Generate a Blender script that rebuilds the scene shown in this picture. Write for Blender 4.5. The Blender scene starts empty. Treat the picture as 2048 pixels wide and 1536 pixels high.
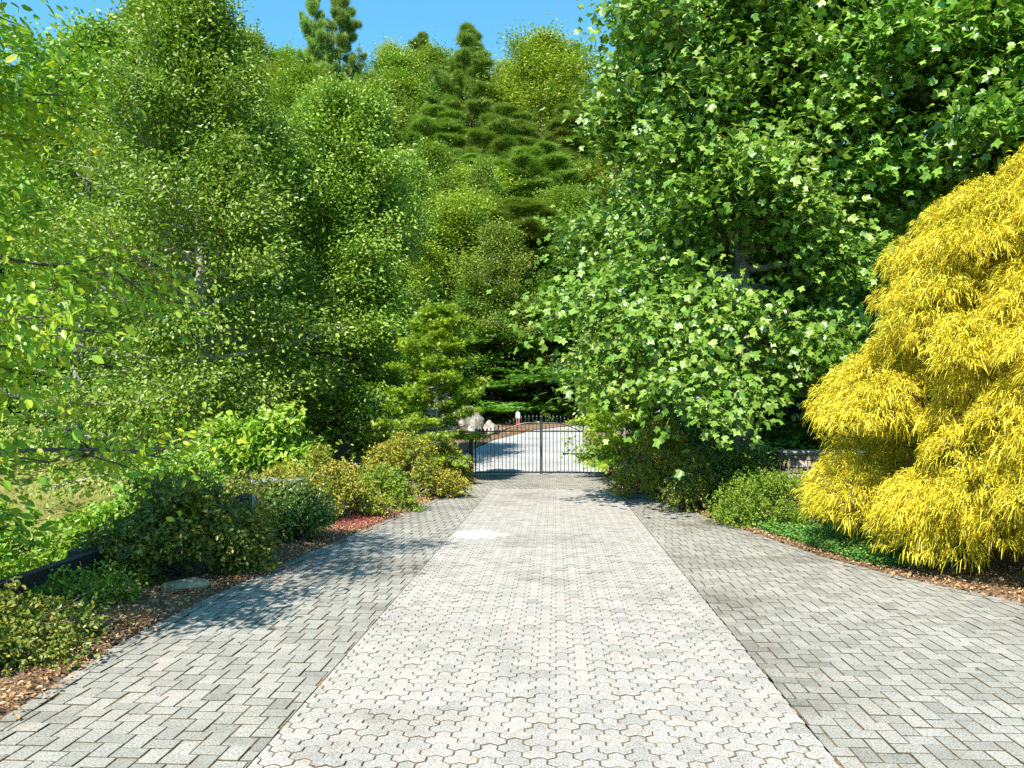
import bpy, math, random
import numpy as np
from mathutils import Vector, Matrix

C = bpy.context
S = C.scene
COL = S.collection
R = math.radians
PI = math.pi

# ------------------------------------------------------------------ camera
FPX, CX, CY, HZ, VPX = 1540.0, 1024.0, 768.0, 833.0, 1111.0     # in pixels of the 2048 x 1536 photograph
CAMZ = 1.6
cam_d = bpy.data.cameras.new('camera')
cam = bpy.data.objects.new('camera', cam_d)
COL.objects.link(cam)
cam_d.sensor_width = 36.0
cam_d.lens = FPX / 2048 * 36.0
cam_d.clip_start, cam_d.clip_end = 0.05, 3000
cam.location = (0, 0, CAMZ)
cam.rotation_euler = (PI / 2 + math.atan((HZ - CY) / FPX), 0, math.atan((VPX - CX) / FPX))
S.camera = cam

# ------------------------------------------------------------------ sky, sun, exposure
SUN_AZ, SUN_EL = R(180 + 20), R(47)       # clockwise from +Y: behind the camera and to its left
W = bpy.data.worlds.new("World")
S.world = W
W.use_nodes = True
nt = W.node_tree
sky = nt.nodes.new('ShaderNodeTexSky')
sky.sky_type = 'NISHITA'
sky.sun_disc = False
sky.sun_elevation, sky.sun_rotation = SUN_EL, SUN_AZ
sky.altitude, sky.air_density, sky.dust_density, sky.ozone_density = 0, 1.0, 0.2, 0.6
bg = nt.nodes['Background']
tint = nt.nodes.new('ShaderNodeMix'); tint.data_type = 'RGBA'; tint.blend_type = 'MULTIPLY'
tint.inputs[0].default_value = 1.0; tint.inputs[7].default_value = (0.52, 1.10, 1.15, 1)
nt.links.new(sky.outputs[0], tint.inputs[6])
nt.links.new(tint.outputs[2], bg.inputs[0])
bg.inputs[1].default_value = 0.105
sun_d = bpy.data.lights.new('sun', 'SUN')
sun_d.energy, sun_d.angle, sun_d.color = 4.6, R(0.53), (1.0, 0.95, 0.85)
sun = bpy.data.objects.new('sun', sun_d)
COL.objects.link(sun)
sdir = Vector((math.sin(SUN_AZ) * math.cos(SUN_EL), math.cos(SUN_AZ) * math.cos(SUN_EL), math.sin(SUN_EL)))
sun.rotation_euler = sdir.to_track_quat('Z', 'Y').to_euler()
S.view_settings.view_transform = 'Standard'
S.view_settings.look = 'None'
S.view_settings.exposure = 1.35
S.view_settings.gamma = 1.0
S.cycles.max_bounces = 6
S.cycles.diffuse_bounces = 3
S.cycles.glossy_bounces = 2
S.cycles.transmission_bounces = 3
S.cycles.transparent_max_bounces = 4
S.cycles.use_denoising = False
S.cycles.sample_clamp_indirect = 4.0

# ------------------------------------------------------------------ helpers: mesh building and tagging
class Geo:
    """collects vertices, faces and a per-vertex tone; build() links ONE mesh object"""
    def __init__(s):
        s.v, s.f, s.t, s.n = [], [], [], 0
    def add(s, verts, faces, tone=0.5):
        verts = np.asarray(verts, float).reshape(-1, 3)
        for fa in faces:                                   # arrays (m,k) of indices
            fa = np.asarray(fa, int)
            if fa.ndim == 1: fa = fa[None]
            s.f.append(fa + s.n)
        s.v.append(verts)
        s.t.append(np.broadcast_to(np.asarray(tone, float), (len(verts),)))
        s.n += len(verts)
    def box(s, lo, hi, tone=0.5):
        x0, y0, z0 = lo; x1, y1, z1 = hi
        s.add([(x0,y0,z0),(x1,y0,z0),(x1,y1,z0),(x0,y1,z0),(x0,y0,z1),(x1,y0,z1),(x1,y1,z1),(x0,y1,z1)],
              [[(0,3,2,1),(4,5,6,7),(0,1,5,4),(1,2,6,5),(2,3,7,6),(3,0,4,7)]], tone)
    def tube(s, pts, rad, k=6, tone=0.5, cap=True):
        pts = np.asarray(pts, float); n = len(pts)
        rad = np.broadcast_to(np.asarray(rad, float), (n,))
        tan = np.gradient(pts, axis=0)
        tan /= np.linalg.norm(tan, axis=1)[:, None] + 1e-9
        ref = np.array([0, 0, 1.0]) if abs(tan[0, 2]) < 0.9 else np.array([1.0, 0, 0])
        a = np.cross(tan, ref); a /= np.linalg.norm(a, axis=1)[:, None] + 1e-9
        b = np.cross(tan, a)
        th = np.arange(k) / k * 2 * PI
        ring = (np.cos(th)[None, :, None] * a[:, None] + np.sin(th)[None, :, None] * b[:, None]) * rad[:, None, None] + pts[:, None]
        i = np.arange(n - 1)[:, None] * k; j = np.arange(k)[None]; j2 = (j + 1) % k
        q = np.stack([i + j, i + j2, i + k + j2, i + k + j], -1).reshape(-1, 4)
        fs = [q]
        if cap: fs += [np.arange(k)[::-1][None], (np.arange(k) + (n - 1) * k)[None]]
        s.add(ring.reshape(-1, 3), fs, tone)
    def leaves(s, P, A, N, size, tpl, tone):
        """one template polygon set per row of P: A = axis, N = approximate normal"""
        tv, tf = tpl
        A = A / (np.linalg.norm(A, axis=1)[:, None] + 1e-9)
        N = N - (N * A).sum(1)[:, None] * A
        N = N / (np.linalg.norm(N, axis=1)[:, None] + 1e-9)
        B = np.cross(N, A)
        size = np.broadcast_to(np.asarray(size, float), (len(P),))
        V = P[:, None] + size[:, None, None] * (tv[None, :, 0, None] * A[:, None] + tv[None, :, 1, None] * B[:, None] + tv[None, :, 2, None] * N[:, None])
        k = len(tv)
        off = np.arange(len(P)) * k
        fs = [(off[:, None, None] + np.asarray(f, int)[None]).reshape(-1, np.asarray(f).shape[1]) for f in tf]
        s.add(V.reshape(-1, 3), fs, np.repeat(tone, k))
    def build(s, name, mat, parent=None, smooth=False):
        me = bpy.data.meshes.new(name)
        V = np.concatenate(s.v)
        me.vertices.add(len(V)); me.vertices.foreach_set('co', V.astype(np.float32).ravel())
        tot = np.concatenate([np.full(len(f), f.shape[1]) for f in s.f])
        idx = np.concatenate([f.ravel() for f in s.f])
        st = np.concatenate([[0], np.cumsum(tot)[:-1]])
        me.loops.add(len(idx)); me.loops.foreach_set('vertex_index', idx.astype(np.int32))
        me.polygons.add(len(tot)); me.polygons.foreach_set('loop_start', st.astype(np.int32))
        me.polygons.foreach_set('use_smooth', np.full(len(tot), smooth))
        at = me.attributes.new('tone', 'FLOAT', 'POINT')
        at.data.foreach_set('value', np.concatenate(s.t).astype(np.float32))
        me.update(calc_edges=True)
        me.validate()
        me.materials.append(mat)
        o = bpy.data.objects.new(name, me)
        COL.objects.link(o)
        if parent: o.parent = parent
        return o

def tag(o, label=None, cat=None, group=None, kind=None):
    if label: o['label'] = label
    if cat: o['category'] = cat
    if group: o['group'] = group
    if kind: o['kind'] = kind
    return o

def thing(name, label, cat, loc=(0, 0, 0), rz=0, group=None):
    o = bpy.data.objects.new(name, None)
    COL.objects.link(o)
    o.location = loc; o.rotation_euler = (0, 0, rz); o.empty_display_size = 0.2
    return tag(o, label, cat, group)

def dup(root, loc, rz, scale, label, group=None):
    r = root.copy(); COL.objects.link(r)
    r.location, r.rotation_euler, r.scale = loc, (0, 0, rz), scale
    r['label'] = label
    if group: r['group'] = group
    elif 'group' in r: del r['group']
    for ch in root.children:
        c = ch.copy(); COL.objects.link(c); c.parent = r
    return r

def smooth(a, b, x):
    t = np.clip((np.asarray(x, float) - a) / (b - a), 0, 1)
    return t * t * (3 - 2 * t)

# where a thing seen at photo pixel column u stands when it is D metres down the drive
def X_at(u, D): return (u - VPX) / FPX * D
def Z_at(v, D): return CAMZ + (HZ - v) / FPX * D

# ------------------------------------------------------------------ materials
def new_mat(name):
    m = bpy.data.materials.new(name); m.use_nodes = True
    return m, m.node_tree.nodes, m.node_tree.links, m.node_tree.nodes['Principled BSDF']

def ramp(nodes, cols):
    r = nodes.new('ShaderNodeValToRGB')
    e = r.color_ramp.elements
    while len(e) < len(cols): e.new(0.5)
    for i, (p, c) in enumerate(cols):
        e[i].position = p; e[i].color = (*c, 1)
    return r

def noise(nodes, links, scale, detail=3, rough=0.55, coord='Object'):
    tc = nodes.new('ShaderNodeTexCoord')
    n = nodes.new('ShaderNodeTexNoise')
    n.inputs['Scale'].default_value = scale; n.inputs['Detail'].default_value = detail; n.inputs['Roughness'].default_value = rough
    links.new(tc.outputs[coord], n.inputs['Vector'])
    return n

def mixc(nodes, links, a, b, fac, mode='MIX'):
    m = nodes.new('ShaderNodeMix'); m.data_type = 'RGBA'; m.blend_type = mode
    for s, v in ((6, a), (7, b), (0, fac)):
        if hasattr(v, 'is_linked') or isinstance(v, bpy.types.NodeSocket): links.new(v, m.inputs[s])
        elif isinstance(v, tuple): m.inputs[s].default_value = (*v, 1)
        else: m.inputs[s].default_value = v
    return m.outputs[2]

def leaf_mat(name, cols, trans=0.3, rough=0.42, spec=0.45, tcol=(1.0, 1.15, 0.45), vary=0.5, gain=1.55):
    m, n, l, p = new_mat(name)
    at = n.new('ShaderNodeAttribute'); at.attribute_name = 'tone'
    rp = ramp(n, [(a, tuple(min(.9, x * gain * k) for x, k in zip(c, (1.13, 1, .9) if gain > 1 else (1, 1, 1)))) for a, c in cols]); l.new(at.outputs['Fac'], rp.inputs[0])
    oi = n.new('ShaderNodeObjectInfo')
    hs = n.new('ShaderNodeHueSaturation')
    mr = n.new('ShaderNodeMapRange'); mr.inputs[3].default_value = 1 - 0.35 * vary; mr.inputs[4].default_value = 1 + 0.35 * vary
    mh = n.new('ShaderNodeMapRange'); mh.inputs[3].default_value = 0.5 - 0.02 * vary; mh.inputs[4].default_value = 0.5 + 0.02 * vary
    l.new(oi.outputs['Random'], mr.inputs[0]); l.new(oi.outputs['Random'], mh.inputs[0])
    l.new(mr.outputs[0], hs.inputs['Value']); l.new(mh.outputs[0], hs.inputs['Hue'])
    l.new(rp.outputs[0], hs.inputs['Color'])
    l.new(hs.outputs[0], p.inputs['Base Color'])
    p.inputs['Roughness'].default_value = rough
    p.inputs['Specular IOR Level'].default_value = spec
    tr = n.new('ShaderNodeBsdfTranslucent')
    l.new(mixc(n, l, hs.outputs[0], tcol, 1.0, 'MULTIPLY'), tr.inputs[0])
    mx = n.new('ShaderNodeMixShader'); mx.inputs[0].default_value = trans
    l.new(p.outputs[0], mx.inputs[1]); l.new(tr.outputs[0], mx.inputs[2])
    l.new(mx.outputs[0], n['Material Output'].inputs[0])
    return m

def plain(name, col, rough=0.6, metal=0.0, bump=None, cols=None, scale=8):
    m, n, l, p = new_mat(name)
    p.inputs['Base Color'].default_value = (*col, 1)
    p.inputs['Roughness'].default_value = rough; p.inputs['Metallic'].default_value = metal
    if cols:
        nz = noise(n, l, scale, 6, 0.65)
        rp = ramp(n, cols); l.new(nz.outputs[0], rp.inputs[0]); l.new(rp.outputs[0], p.inputs['Base Color'])
    if bump:
        nb = noise(n, l, bump[0], 5, 0.65)
        b = n.new('ShaderNodeBump'); b.inputs['Strength'].default_value = bump[1]; b.inputs['Distance'].default_value = bump[2]
        l.new(nb.outputs[0], b.inputs['Height']); l.new(b.outputs[0], p.inputs['Normal'])
    return m

M = {}
def G3(*c): return c
M['bark'] = plain('bark', (0.10, 0.08, 0.06), 0.9, bump=(30, 0.8, 0.03), cols=[(0.3, (0.05, 0.04, 0.03)), (0.7, (0.17, 0.14, 0.11))], scale=9)
M['greybark'] = plain('grey_bark', (0.2, 0.18, 0.16), 0.9, bump=(26, 0.8, 0.03), cols=[(0.3, (0.09, 0.08, 0.07)), (0.68, (0.3, 0.28, 0.25))], scale=7)
M['palebark'] = plain('pale_bark', (0.3, 0.27, 0.22), 0.85, bump=(26, 0.6, 0.02), cols=[(0.35, (0.15, 0.13, 0.10)), (0.65, (0.42, 0.39, 0.33))], scale=6)
M['leaf_left'] = leaf_mat('small_green_leaf', [(0, (0.06, 0.13, 0.012)), (0.5, (0.11, 0.20, 0.020)), (0.9, (0.18, 0.27, 0.05)), (1, (0.26, 0.33, 0.10))])
M['leaf_near'] = leaf_mat('lime_leaf', [(0, (0.06, 0.16, 0.012)), (0.45, (0.13, 0.23, 0.014)), (0.8, (0.24, 0.28, 0.02)), (1, (0.36, 0.31, 0.025))], trans=0.42)
M['leaf_tulip'] = leaf_mat('lobed_leaf', [(0, (0.04, 0.12, 0.012)), (0.5, (0.085, 0.185, 0.022)), (0.88, (0.16, 0.25, 0.05)), (1, (0.26, 0.32, 0.11))], rough=0.36, spec=0.55)
M['leaf_pale'] = leaf_mat('pale_leaf', [(0, (0.06, 0.15, 0.022)), (0.5, (0.12, 0.22, 0.05)), (1, (0.25, 0.33, 0.13))])
M['leaf_mid'] = leaf_mat('forest_leaf', [(0, (0.06, 0.12, 0.012)), (0.5, (0.11, 0.185, 0.018)), (1, (0.18, 0.24, 0.035))], vary=0.8)
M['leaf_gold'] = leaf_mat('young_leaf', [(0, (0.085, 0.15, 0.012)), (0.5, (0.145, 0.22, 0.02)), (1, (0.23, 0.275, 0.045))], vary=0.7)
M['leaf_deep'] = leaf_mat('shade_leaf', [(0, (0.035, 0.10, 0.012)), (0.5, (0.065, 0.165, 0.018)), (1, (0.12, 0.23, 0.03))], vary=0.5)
M['pine'] = leaf_mat('pine_needles', [(0, (0.06, 0.115, 0.02)), (0.5, (0.105, 0.17, 0.028)), (1, (0.17, 0.225, 0.045))], trans=0.25, rough=0.5, vary=0.8)
M['hemlock'] = leaf_mat('hemlock_sprays', [(0, (0.04, 0.115, 0.014)), (0.5, (0.07, 0.185, 0.02)), (1, (0.125, 0.25, 0.035))], trans=0.3, vary=0.4)
M['feathery'] = leaf_mat('feathery_leaf', [(0, (0.07, 0.16, 0.012)), (0.5, (0.13, 0.235, 0.014)), (1, (0.23, 0.30, 0.02))], trans=0.35, vary=0.3)
M['cypress'] = leaf_mat('golden_threads', [(0, (0.14, 0.18, 0.012)), (0.2, (0.36, 0.32, 0.012)), (0.5, (0.62, 0.48, 0.016)), (1, (0.80, 0.68, 0.08))], gain=1.0, trans=0.25, tcol=(1, 0.95, 0.4), rough=0.5, spec=0.3, vary=0.0)
M['azalea'] = leaf_mat('azalea_leaf', [(0, (0.06, 0.095, 0.010)), (0.4, (0.12, 0.16, 0.014)), (0.72, (0.21, 0.185, 0.02)), (0.92, (0.27, 0.16, 0.03)), (1, (0.30, 0.10, 0.04))], vary=0.2)
M['azalea_dark'] = leaf_mat('dark_azalea_leaf', [(0, (0.025, 0.05, 0.010)), (0.45, (0.06, 0.095, 0.012)), (0.8, (0.16, 0.165, 0.02)), (1, (0.20, 0.11, 0.03))], vary=0.2)
M['boxwood'] = leaf_mat('boxwood_leaf', [(0, (0.045, 0.11, 0.012)), (0.5, (0.09, 0.165, 0.012)), (1, (0.19, 0.22, 0.02))], vary=0.0)
M['holly'] = leaf_mat('glossy_dark_leaf', [(0, (0.02, 0.05, 0.008)), (0.5, (0.045, 0.09, 0.012)), (1, (0.10, 0.16, 0.025))], trans=0.12, rough=0.32, spec=0.5, vary=0.2)
M['lime'] = leaf_mat('lime_shrub_leaf', [(0, (0.05, 0.13, 0.012)), (0.5, (0.115, 0.21, 0.016)), (1, (0.24, 0.31, 0.04))], trans=0.35, vary=0.2)
M['vinca'] = leaf_mat('vinca_leaf', [(0, (0.025, 0.10, 0.018)), (0.5, (0.05, 0.155, 0.03)), (0.9, (0.10, 0.21, 0.05)), (1, (0.24, 0.26, 0.04))], vary=0.0)
M['grassblade'] = leaf_mat('grass_blade', gain=1.0, cols=[(0, (0.14, 0.15, 0.03)), (0.5, (0.24, 0.22, 0.06)), (1, (0.36, 0.30, 0.10))], trans=0.3, vary=0.0)
M['litter'] = leaf_mat('dry_leaf', gain=1.0, cols=[(0, (0.10, 0.05, 0.025)), (0.35, (0.24, 0.12, 0.05)), (0.7, (0.42, 0.24, 0.11)), (1, (0.55, 0.40, 0.24))], trans=0.1, tcol=(1, 0.8, 0.5), rough=0.7, spec=0.2, vary=0.0)
M['petal'] = leaf_mat('fallen_petal', gain=1.0, cols=[(0, (0.16, 0.02, 0.02)), (0.6, (0.34, 0.05, 0.06)), (1, (0.50, 0.16, 0.16))], trans=0.15, tcol=(1, 0.6, 0.5), rough=0.7, spec=0.2, vary=0.0)
M['iron'] = plain('black_iron', (0.012, 0.014, 0.014), 0.38, 0.0, bump=(60, 0.15, 0.002))
M['darkwood'] = plain('dark_timber', (0.02, 0.016, 0.012), 0.85, bump=(20, 0.6, 0.01), cols=[(0.3, (0.010, 0.008, 0.006)), (0.75, (0.035, 0.028, 0.02))], scale=6)
M['redwood'] = plain('red_stained_post', (0.24, 0.07, 0.04), 0.75, bump=(30, 0.4, 0.01), cols=[(0.3, (0.16, 0.045, 0.025)), (0.7, (0.32, 0.11, 0.065))], scale=8)
M['signwhite'] = plain('sign_white', (0.78, 0.78, 0.76), 0.4)
M['signblack'] = plain('sign_black', (0.02, 0.02, 0.025), 0.5)
M['silver'] = plain('galvanised_metal', (0.55, 0.56, 0.58), 0.35, 0.8)

def stone_mat(name, cols, scale, bump=0.5):
    return plain(name, cols[0][1], 0.85, bump=(14, bump, 0.03), cols=cols, scale=scale)
M['boulder'] = stone_mat('pale_boulder', [(0.3, (0.13, 0.11, 0.085)), (0.5, (0.26, 0.24, 0.205)), (0.72, (0.42, 0.40, 0.37))], 2.5)
M['flatrock'] = stone_mat('flat_rock', [(0.3, (0.12, 0.09, 0.05)), (0.55, (0.27, 0.22, 0.13)), (0.75, (0.40, 0.35, 0.22))], 5)
M['slate'] = stone_mat('slate_cap', [(0.3, (0.12, 0.12, 0.12)), (0.7, (0.30, 0.30, 0.29))], 6)

def masonry():
    m, n, l, p = new_mat('rubble_masonry')
    at = n.new('ShaderNodeAttribute'); at.attribute_name = 'tone'
    rp = ramp(n, [(0, (0.11, 0.085, 0.06)), (0.4, (0.26, 0.20, 0.14)), (0.75, (0.40, 0.31, 0.22)), (1, (0.30, 0.29, 0.27))])
    l.new(at.outputs['Fac'], rp.inputs[0])
    nz = noise(n, l, 22, 6, 0.7)
    l.new(mixc(n, l, rp.outputs[0], nz.outputs[0], 0.55, 'SOFT_LIGHT'), p.inputs['Base Color'])
    p.inputs['Roughness'].default_value = 0.9
    b = n.new('ShaderNodeBump'); b.inputs['Strength'].default_value = 0.7; b.inputs['Distance'].default_value = 0.02
    l.new(nz.outputs[0], b.inputs['Height']); l.new(b.outputs[0], p.inputs['Normal'])
    return m
M['masonry'] = masonry()
M['mortar'] = plain('dark_mortar', (0.05, 0.045, 0.04), 0.95)

def paver_mat(name, cols, stain, white=None, speck=0.85):
    m, n, l, p = new_mat(name)
    at = n.new('ShaderNodeAttribute'); at.attribute_name = 'tone'
    rp = ramp(n, cols); l.new(at.outputs['Fac'], rp.inputs[0])
    # exposed aggregate: light and dark grains
    sp = noise(n, l, 105, 2, 0.6)
    sr = ramp(n, [(0.33, (0.35, 0.34, 0.33)), (0.47, (0.92, 0.92, 0.92)), (0.62, (1.25, 1.25, 1.25))])
    sr.color_ramp.elements[2].color = (1.2, 1.2, 1.2, 1)
    l.new(sp.outputs[0], sr.inputs[0])
    c = mixc(n, l, rp.outputs[0], sr.outputs[0], speck, 'MULTIPLY')
    # weathering with shapes of its own: dark dirt and paler worn patches
    st = noise(n, l, 0.55, 6, 0.62)
    s2 = ramp(n, stain); l.new(st.outputs[0], s2.inputs[0])
    c = mixc(n, l, c, s2.outputs[0], 1.0, 'MULTIPLY')
    s3n = noise(n, l, 4.0, 5, 0.7)
    s3 = ramp(n, [(0.3, (0.78, 0.77, 0.75)), (0.6, (1.0, 1.0, 1.0))]); l.new(s3n.outputs[0], s3.inputs[0])
    c = mixc(n, l, c, s3.outputs[0], 0.8, 'MULTIPLY')
    if white:
        tc = n.new('ShaderNodeTexCoord')
        mp = n.new('ShaderNodeMapping'); mp.inputs['Location'].default_value = (-white[0] / white[2], -white[1] / white[3], 0)
        mp.inputs['Scale'].default_value = (1 / white[2], 1 / white[3], 1)
        l.new(tc.outputs['Object'], mp.inputs[0])
        vl = n.new('ShaderNodeVectorMath'); vl.operation = 'LENGTH'; l.new(mp.outputs[0], vl.inputs[0])
        nn = noise(n, l, 5, 5, 0.7)
        ad = n.new('ShaderNodeMath'); ad.operation = 'MULTIPLY_ADD'; ad.inputs[1].default_value = 1.6; l.new(nn.outputs[0], ad.inputs[0]); l.new(vl.outputs['Value'], ad.inputs[2])
        wr = ramp(n, [(0.75, (1, 1, 1)), (1.0, (0, 0, 0))])
        dv = n.new('ShaderNodeMath'); dv.operation = 'DIVIDE'; dv.inputs[1].default_value = 1.7; l.new(ad.outputs[0], dv.inputs[0])
        l.new(dv.outputs[0], wr.inputs[0])
        wm = n.new('ShaderNodeMath'); wm.operation = 'MULTIPLY'; wm.inputs[1].default_value = .5; l.new(wr.outputs[0], wm.inputs[0])
        c = mixc(n, l, c, (0.52, 0.50, 0.47), wm.outputs[0])
    l.new(c, p.inputs['Base Color'])
    p.inputs['Roughness'].default_value = 0.85; p.inputs['Specular IOR Level'].default_value = 0.25
    b = n.new('ShaderNodeBump'); b.inputs['Strength'].default_value = 0.5; b.inputs['Distance'].default_value = 0.004
    l.new(sp.outputs[0], b.inputs['Height']); l.new(b.outputs[0], p.inputs['Normal'])
    return m
M['trihex'] = paver_mat('pale_lobed_pavers', [(0, (0.15, 0.13, 0.095)), (0.25, (0.285, 0.27, 0.248)), (0.5, (0.34, 0.32, 0.292)), (0.8, (0.37, 0.338, 0.305)), (1, (0.41, 0.35, 0.315))],
                        [(0.30, (0.72, 0.70, 0.68)), (0.47, (1, 1, 1)), (0.7, (1.0, 1.0, 1.0))], white=(-1.03, 10.5, 0.55, 0.55))
M['brick'] = paver_mat('grey_brick_pavers', [(0, (0.10, 0.085, 0.055)), (0.25, (0.23, 0.22, 0.195)), (0.55, (0.285, 0.272, 0.243)), (0.85, (0.34, 0.322, 0.288)), (1, (0.35, 0.312, 0.275))],
                       [(0.32, (0.55, 0.53, 0.50)), (0.5, (0.92, 0.92, 0.90)), (0.66, (1.0, 1.0, 1.0))])

def soil(name, cols, scale, scale2, dist=0.02):
    m, n, l, p = new_mat(name)
    a = noise(n, l, scale, 8, 0.7); rp = ramp(n, cols); l.new(a.outputs[0], rp.inputs[0])
    b2 = noise(n, l, scale2, 4, 0.6)
    l.new(mixc(n, l, rp.outputs[0], b2.outputs[0], 0.6, 'OVERLAY'), p.inputs['Base Color'])
    p.inputs['Roughness'].default_value = 0.95; p.inputs['Specular IOR Level'].default_value = 0.15
    b = n.new('ShaderNodeBump'); b.inputs['Strength'].default_value = 0.9; b.inputs['Distance'].default_value = dist
    l.new(a.outputs[0], b.inputs['Height']); l.new(b.outputs[0], p.inputs['Normal'])
    return m
M['forest'] = soil('forest_floor', [(0.3, (0.025, 0.02, 0.012)), (0.55, (0.07, 0.055, 0.03)), (0.75, (0.12, 0.10, 0.05))], 6, 1.2)
M['mulch'] = soil('mulch', [(0.3, (0.06, 0.035, 0.02)), (0.5, (0.17, 0.11, 0.065)), (0.68, (0.32, 0.22, 0.14)), (0.8, (0.40, 0.20, 0.09))], 38, 2.5)
M['lawn'] = soil('dry_lawn', [(0.3, (0.13, 0.13, 0.03)), (0.55, (0.23, 0.21, 0.06)), (0.75, (0.32, 0.27, 0.09))], 14, 0.5)
M['bedding'] = soil('joint_sand', [(0.33, (0.05, 0.04, 0.025)), (0.48, (0.10, 0.075, 0.04)), (0.58, (0.26, 0.15, 0.065)), (0.68, (0.11, 0.12, 0.03))], 18, 3, 0.004)
M['concrete'] = soil('pale_concrete', [(0.3, (0.29, 0.29, 0.285)), (0.7, (0.365, 0.365, 0.36))], 60, 0.6, 0.003)

# ------------------------------------------------------------------ leaf templates (axis x, side y, normal z; unit length)
def tp(v, f): return (np.array(v, float), [np.array(a) for a in f])
OVAL = tp([(0,0,0),(.28,.25,.06),(.68,.22,.03),(1,0,-.06),(.68,-.22,.03),(.28,-.25,.06)], [[(0,3,2,1),(0,5,4,3)]])
NARROW = tp([(0,0,0),(.35,.15,.04),(.75,.11,.02),(1,0,-.08),(.75,-.11,.02),(.35,-.15,.04)], [[(0,3,2,1),(0,5,4,3)]])
RHOMB = tp([(0,0,0),(.45,.33,.05),(1,0,0),(.5,-.33,.05)], [[(0,2,1)], [(0,3,2)]])
TULIP = tp([(0,0,0),(.02,.30,.05),(.30,.52,.02),(.46,.27,.05),(.98,.34,-.04),(.84,0,0),
            (.98,-.34,-.04),(.46,-.27,.05),(.30,-.52,.02),(.02,-.30,.05)],
           [[(0,5,3)], [(0,3,2,1)], [(5,4,3)], [(0,7,5)], [(0,9,8,7)], [(5,7,6)]])
def fan(n, w, spread, up):
    v, f = [], []
    for i in range(n):
        a = (i / (n - 1) - .5) * spread
        d = np.array([math.cos(a), math.sin(a), up * math.cos(i * 2.4)])
        s = np.array([-math.sin(a), math.cos(a), 0]) * w
        k = len(v)
        v += [tuple(s * -.5), tuple(s * .5), tuple(d)]
        f.append((k, k + 1, k + 2))
    return tp(v, [f])
TUFT = fan(8, 0.085, 4.2, 0.5)
SPRAY = fan(5, 0.22, 1.7, 0.15)

def rnd_dirs(rng, n):
    v = rng.normal(size=(n, 3)); return v / np.linalg.norm(v, axis=1)[:, None]

# ------------------------------------------------------------------ tree growing
def grow(rng, H, r0, h0, n_limb, prof, elev, n_sec, per_sec, clump, lean=(0, 0), curl=0.0, az_gain=None, sec_len=0.42, stems=1, spread=0.0,
         wob=0.04, top_leaf=True, flat=0.0, keep_r=0.012, lim=0.03, lvar=(.72, 1.18)):
    """returns tubes [(pts, radii)], leaf anchors P, outward directions A, clump tone T"""
    tubes, PP, AA, TT = [], [], [], []
    for sidx in range(stems):
        sa = sidx * 2 * PI / max(stems, 1) + rng.uniform(0, 1)
        n = 11
        t = np.linspace(0, 1, n)
        off = rng.normal(0, wob * H * 0.12, (n, 2)).cumsum(0) * t[:, None] ** 0.5 * 0.5
        tx = off[:, 0] + lean[0] * t + math.cos(sa) * spread * t
        ty = off[:, 1] + lean[1] * t + math.sin(sa) * spread * t
        tr = np.stack([tx, ty, t * H - 0.15 * (1 - t)], 1)
        rr = r0 * (1 - t) ** 0.8 * (1 + 0.5 * np.exp(-t * 25)) + keep_r * 0.7
        tubes.append((tr, rr))
        az = rng.uniform(0, 6.28)
        for i in range(n_limb):
            s = (i + rng.uniform(0, 0.9)) / n_limb
            tz = h0 + (0.985 - h0) * s
            az += 2.39996 + rng.normal(0, 0.35)
            base = np.array([np.interp(tz, t, tr[:, k]) for k in range(3)])
            L = prof(s) * rng.uniform(*lvar)
            if az_gain: L *= az_gain(az, s)
            if L < 0.15: continue
            e = elev(s) + rng.normal(0, 0.12)
            m = 7
            q = np.linspace(0, 1, m)
            ee = e + curl * q + rng.normal(0, 0.06, m).cumsum()
            aa = az + rng.normal(0, 0.10, m).cumsum()
            st = np.stack([np.cos(aa) * np.cos(ee), np.sin(aa) * np.cos(ee), np.sin(ee)], 1) * (L / (m - 1))
            lp = base + np.concatenate([[[0, 0, 0]], st[:-1].cumsum(0)])
            lr = np.interp(tz, t, rr) * 0.55 * (1 - q * 0.85) * min(1, 0.4 + L / (prof(0.4) + .1))
            lr = np.minimum(lr, lim * (L + .33)) + keep_r * 0.3
            tubes.append((lp, lr))
            ct = rng.uniform(0, 1)
            for j in range(n_sec):
                w = 0.22 + 0.78 * (j + rng.uniform(0, 1)) / n_sec
                b2 = np.array([np.interp(w, q, lp[:, k]) for k in range(3)])
                d = st[min(int(w * (m - 1)), m - 2)]; d = d / np.linalg.norm(d)
                side = np.cross(d, [0, 0, 1.0]); side /= np.linalg.norm(side) + 1e-6
                sgn = 1 if j % 2 else -1
                up = np.array([0, 0, 1.0])
                dd = d * rng.uniform(0.4, 1.0) + side * sgn * rng.uniform(0.3, 1.0) + up * rng.normal(0.1, 0.35) * (1 - flat)
                dd /= np.linalg.norm(dd)
                l2 = L * sec_len * (1.15 - 0.75 * w) * rng.uniform(0.6, 1.3) + 0.12
                k2 = max(3, int(per_sec * rng.uniform(0.6, 1.4)))
                if w > .55 or rng.uniform() < .5:
                    tubes.append((np.stack([b2, b2 + dd * l2 * .5 + up * rng.normal(0, .04) * l2, b2 + dd * l2]), np.array([.5, .35, .15]) * min(lr[-1] * 2 + .004, .02)))
                u = rng.uniform(0.1, 1.08, k2)
                p = b2 + dd * (u * l2)[:, None]
                jit = rng.normal(0, 1, (k2, 3)) * clump * (0.5 + 0.6 * u)[:, None]
                jit[:, 2] *= (1 - 0.75 * flat)
                PP.append(p + jit); AA.append(dd + rng.normal(0, 0.55, (k2, 3))); TT.append(np.full(k2, .5 * ct + .5 * rng.uniform()))
    return tubes, np.concatenate(PP), np.concatenate(AA), np.concatenate(TT)

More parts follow.
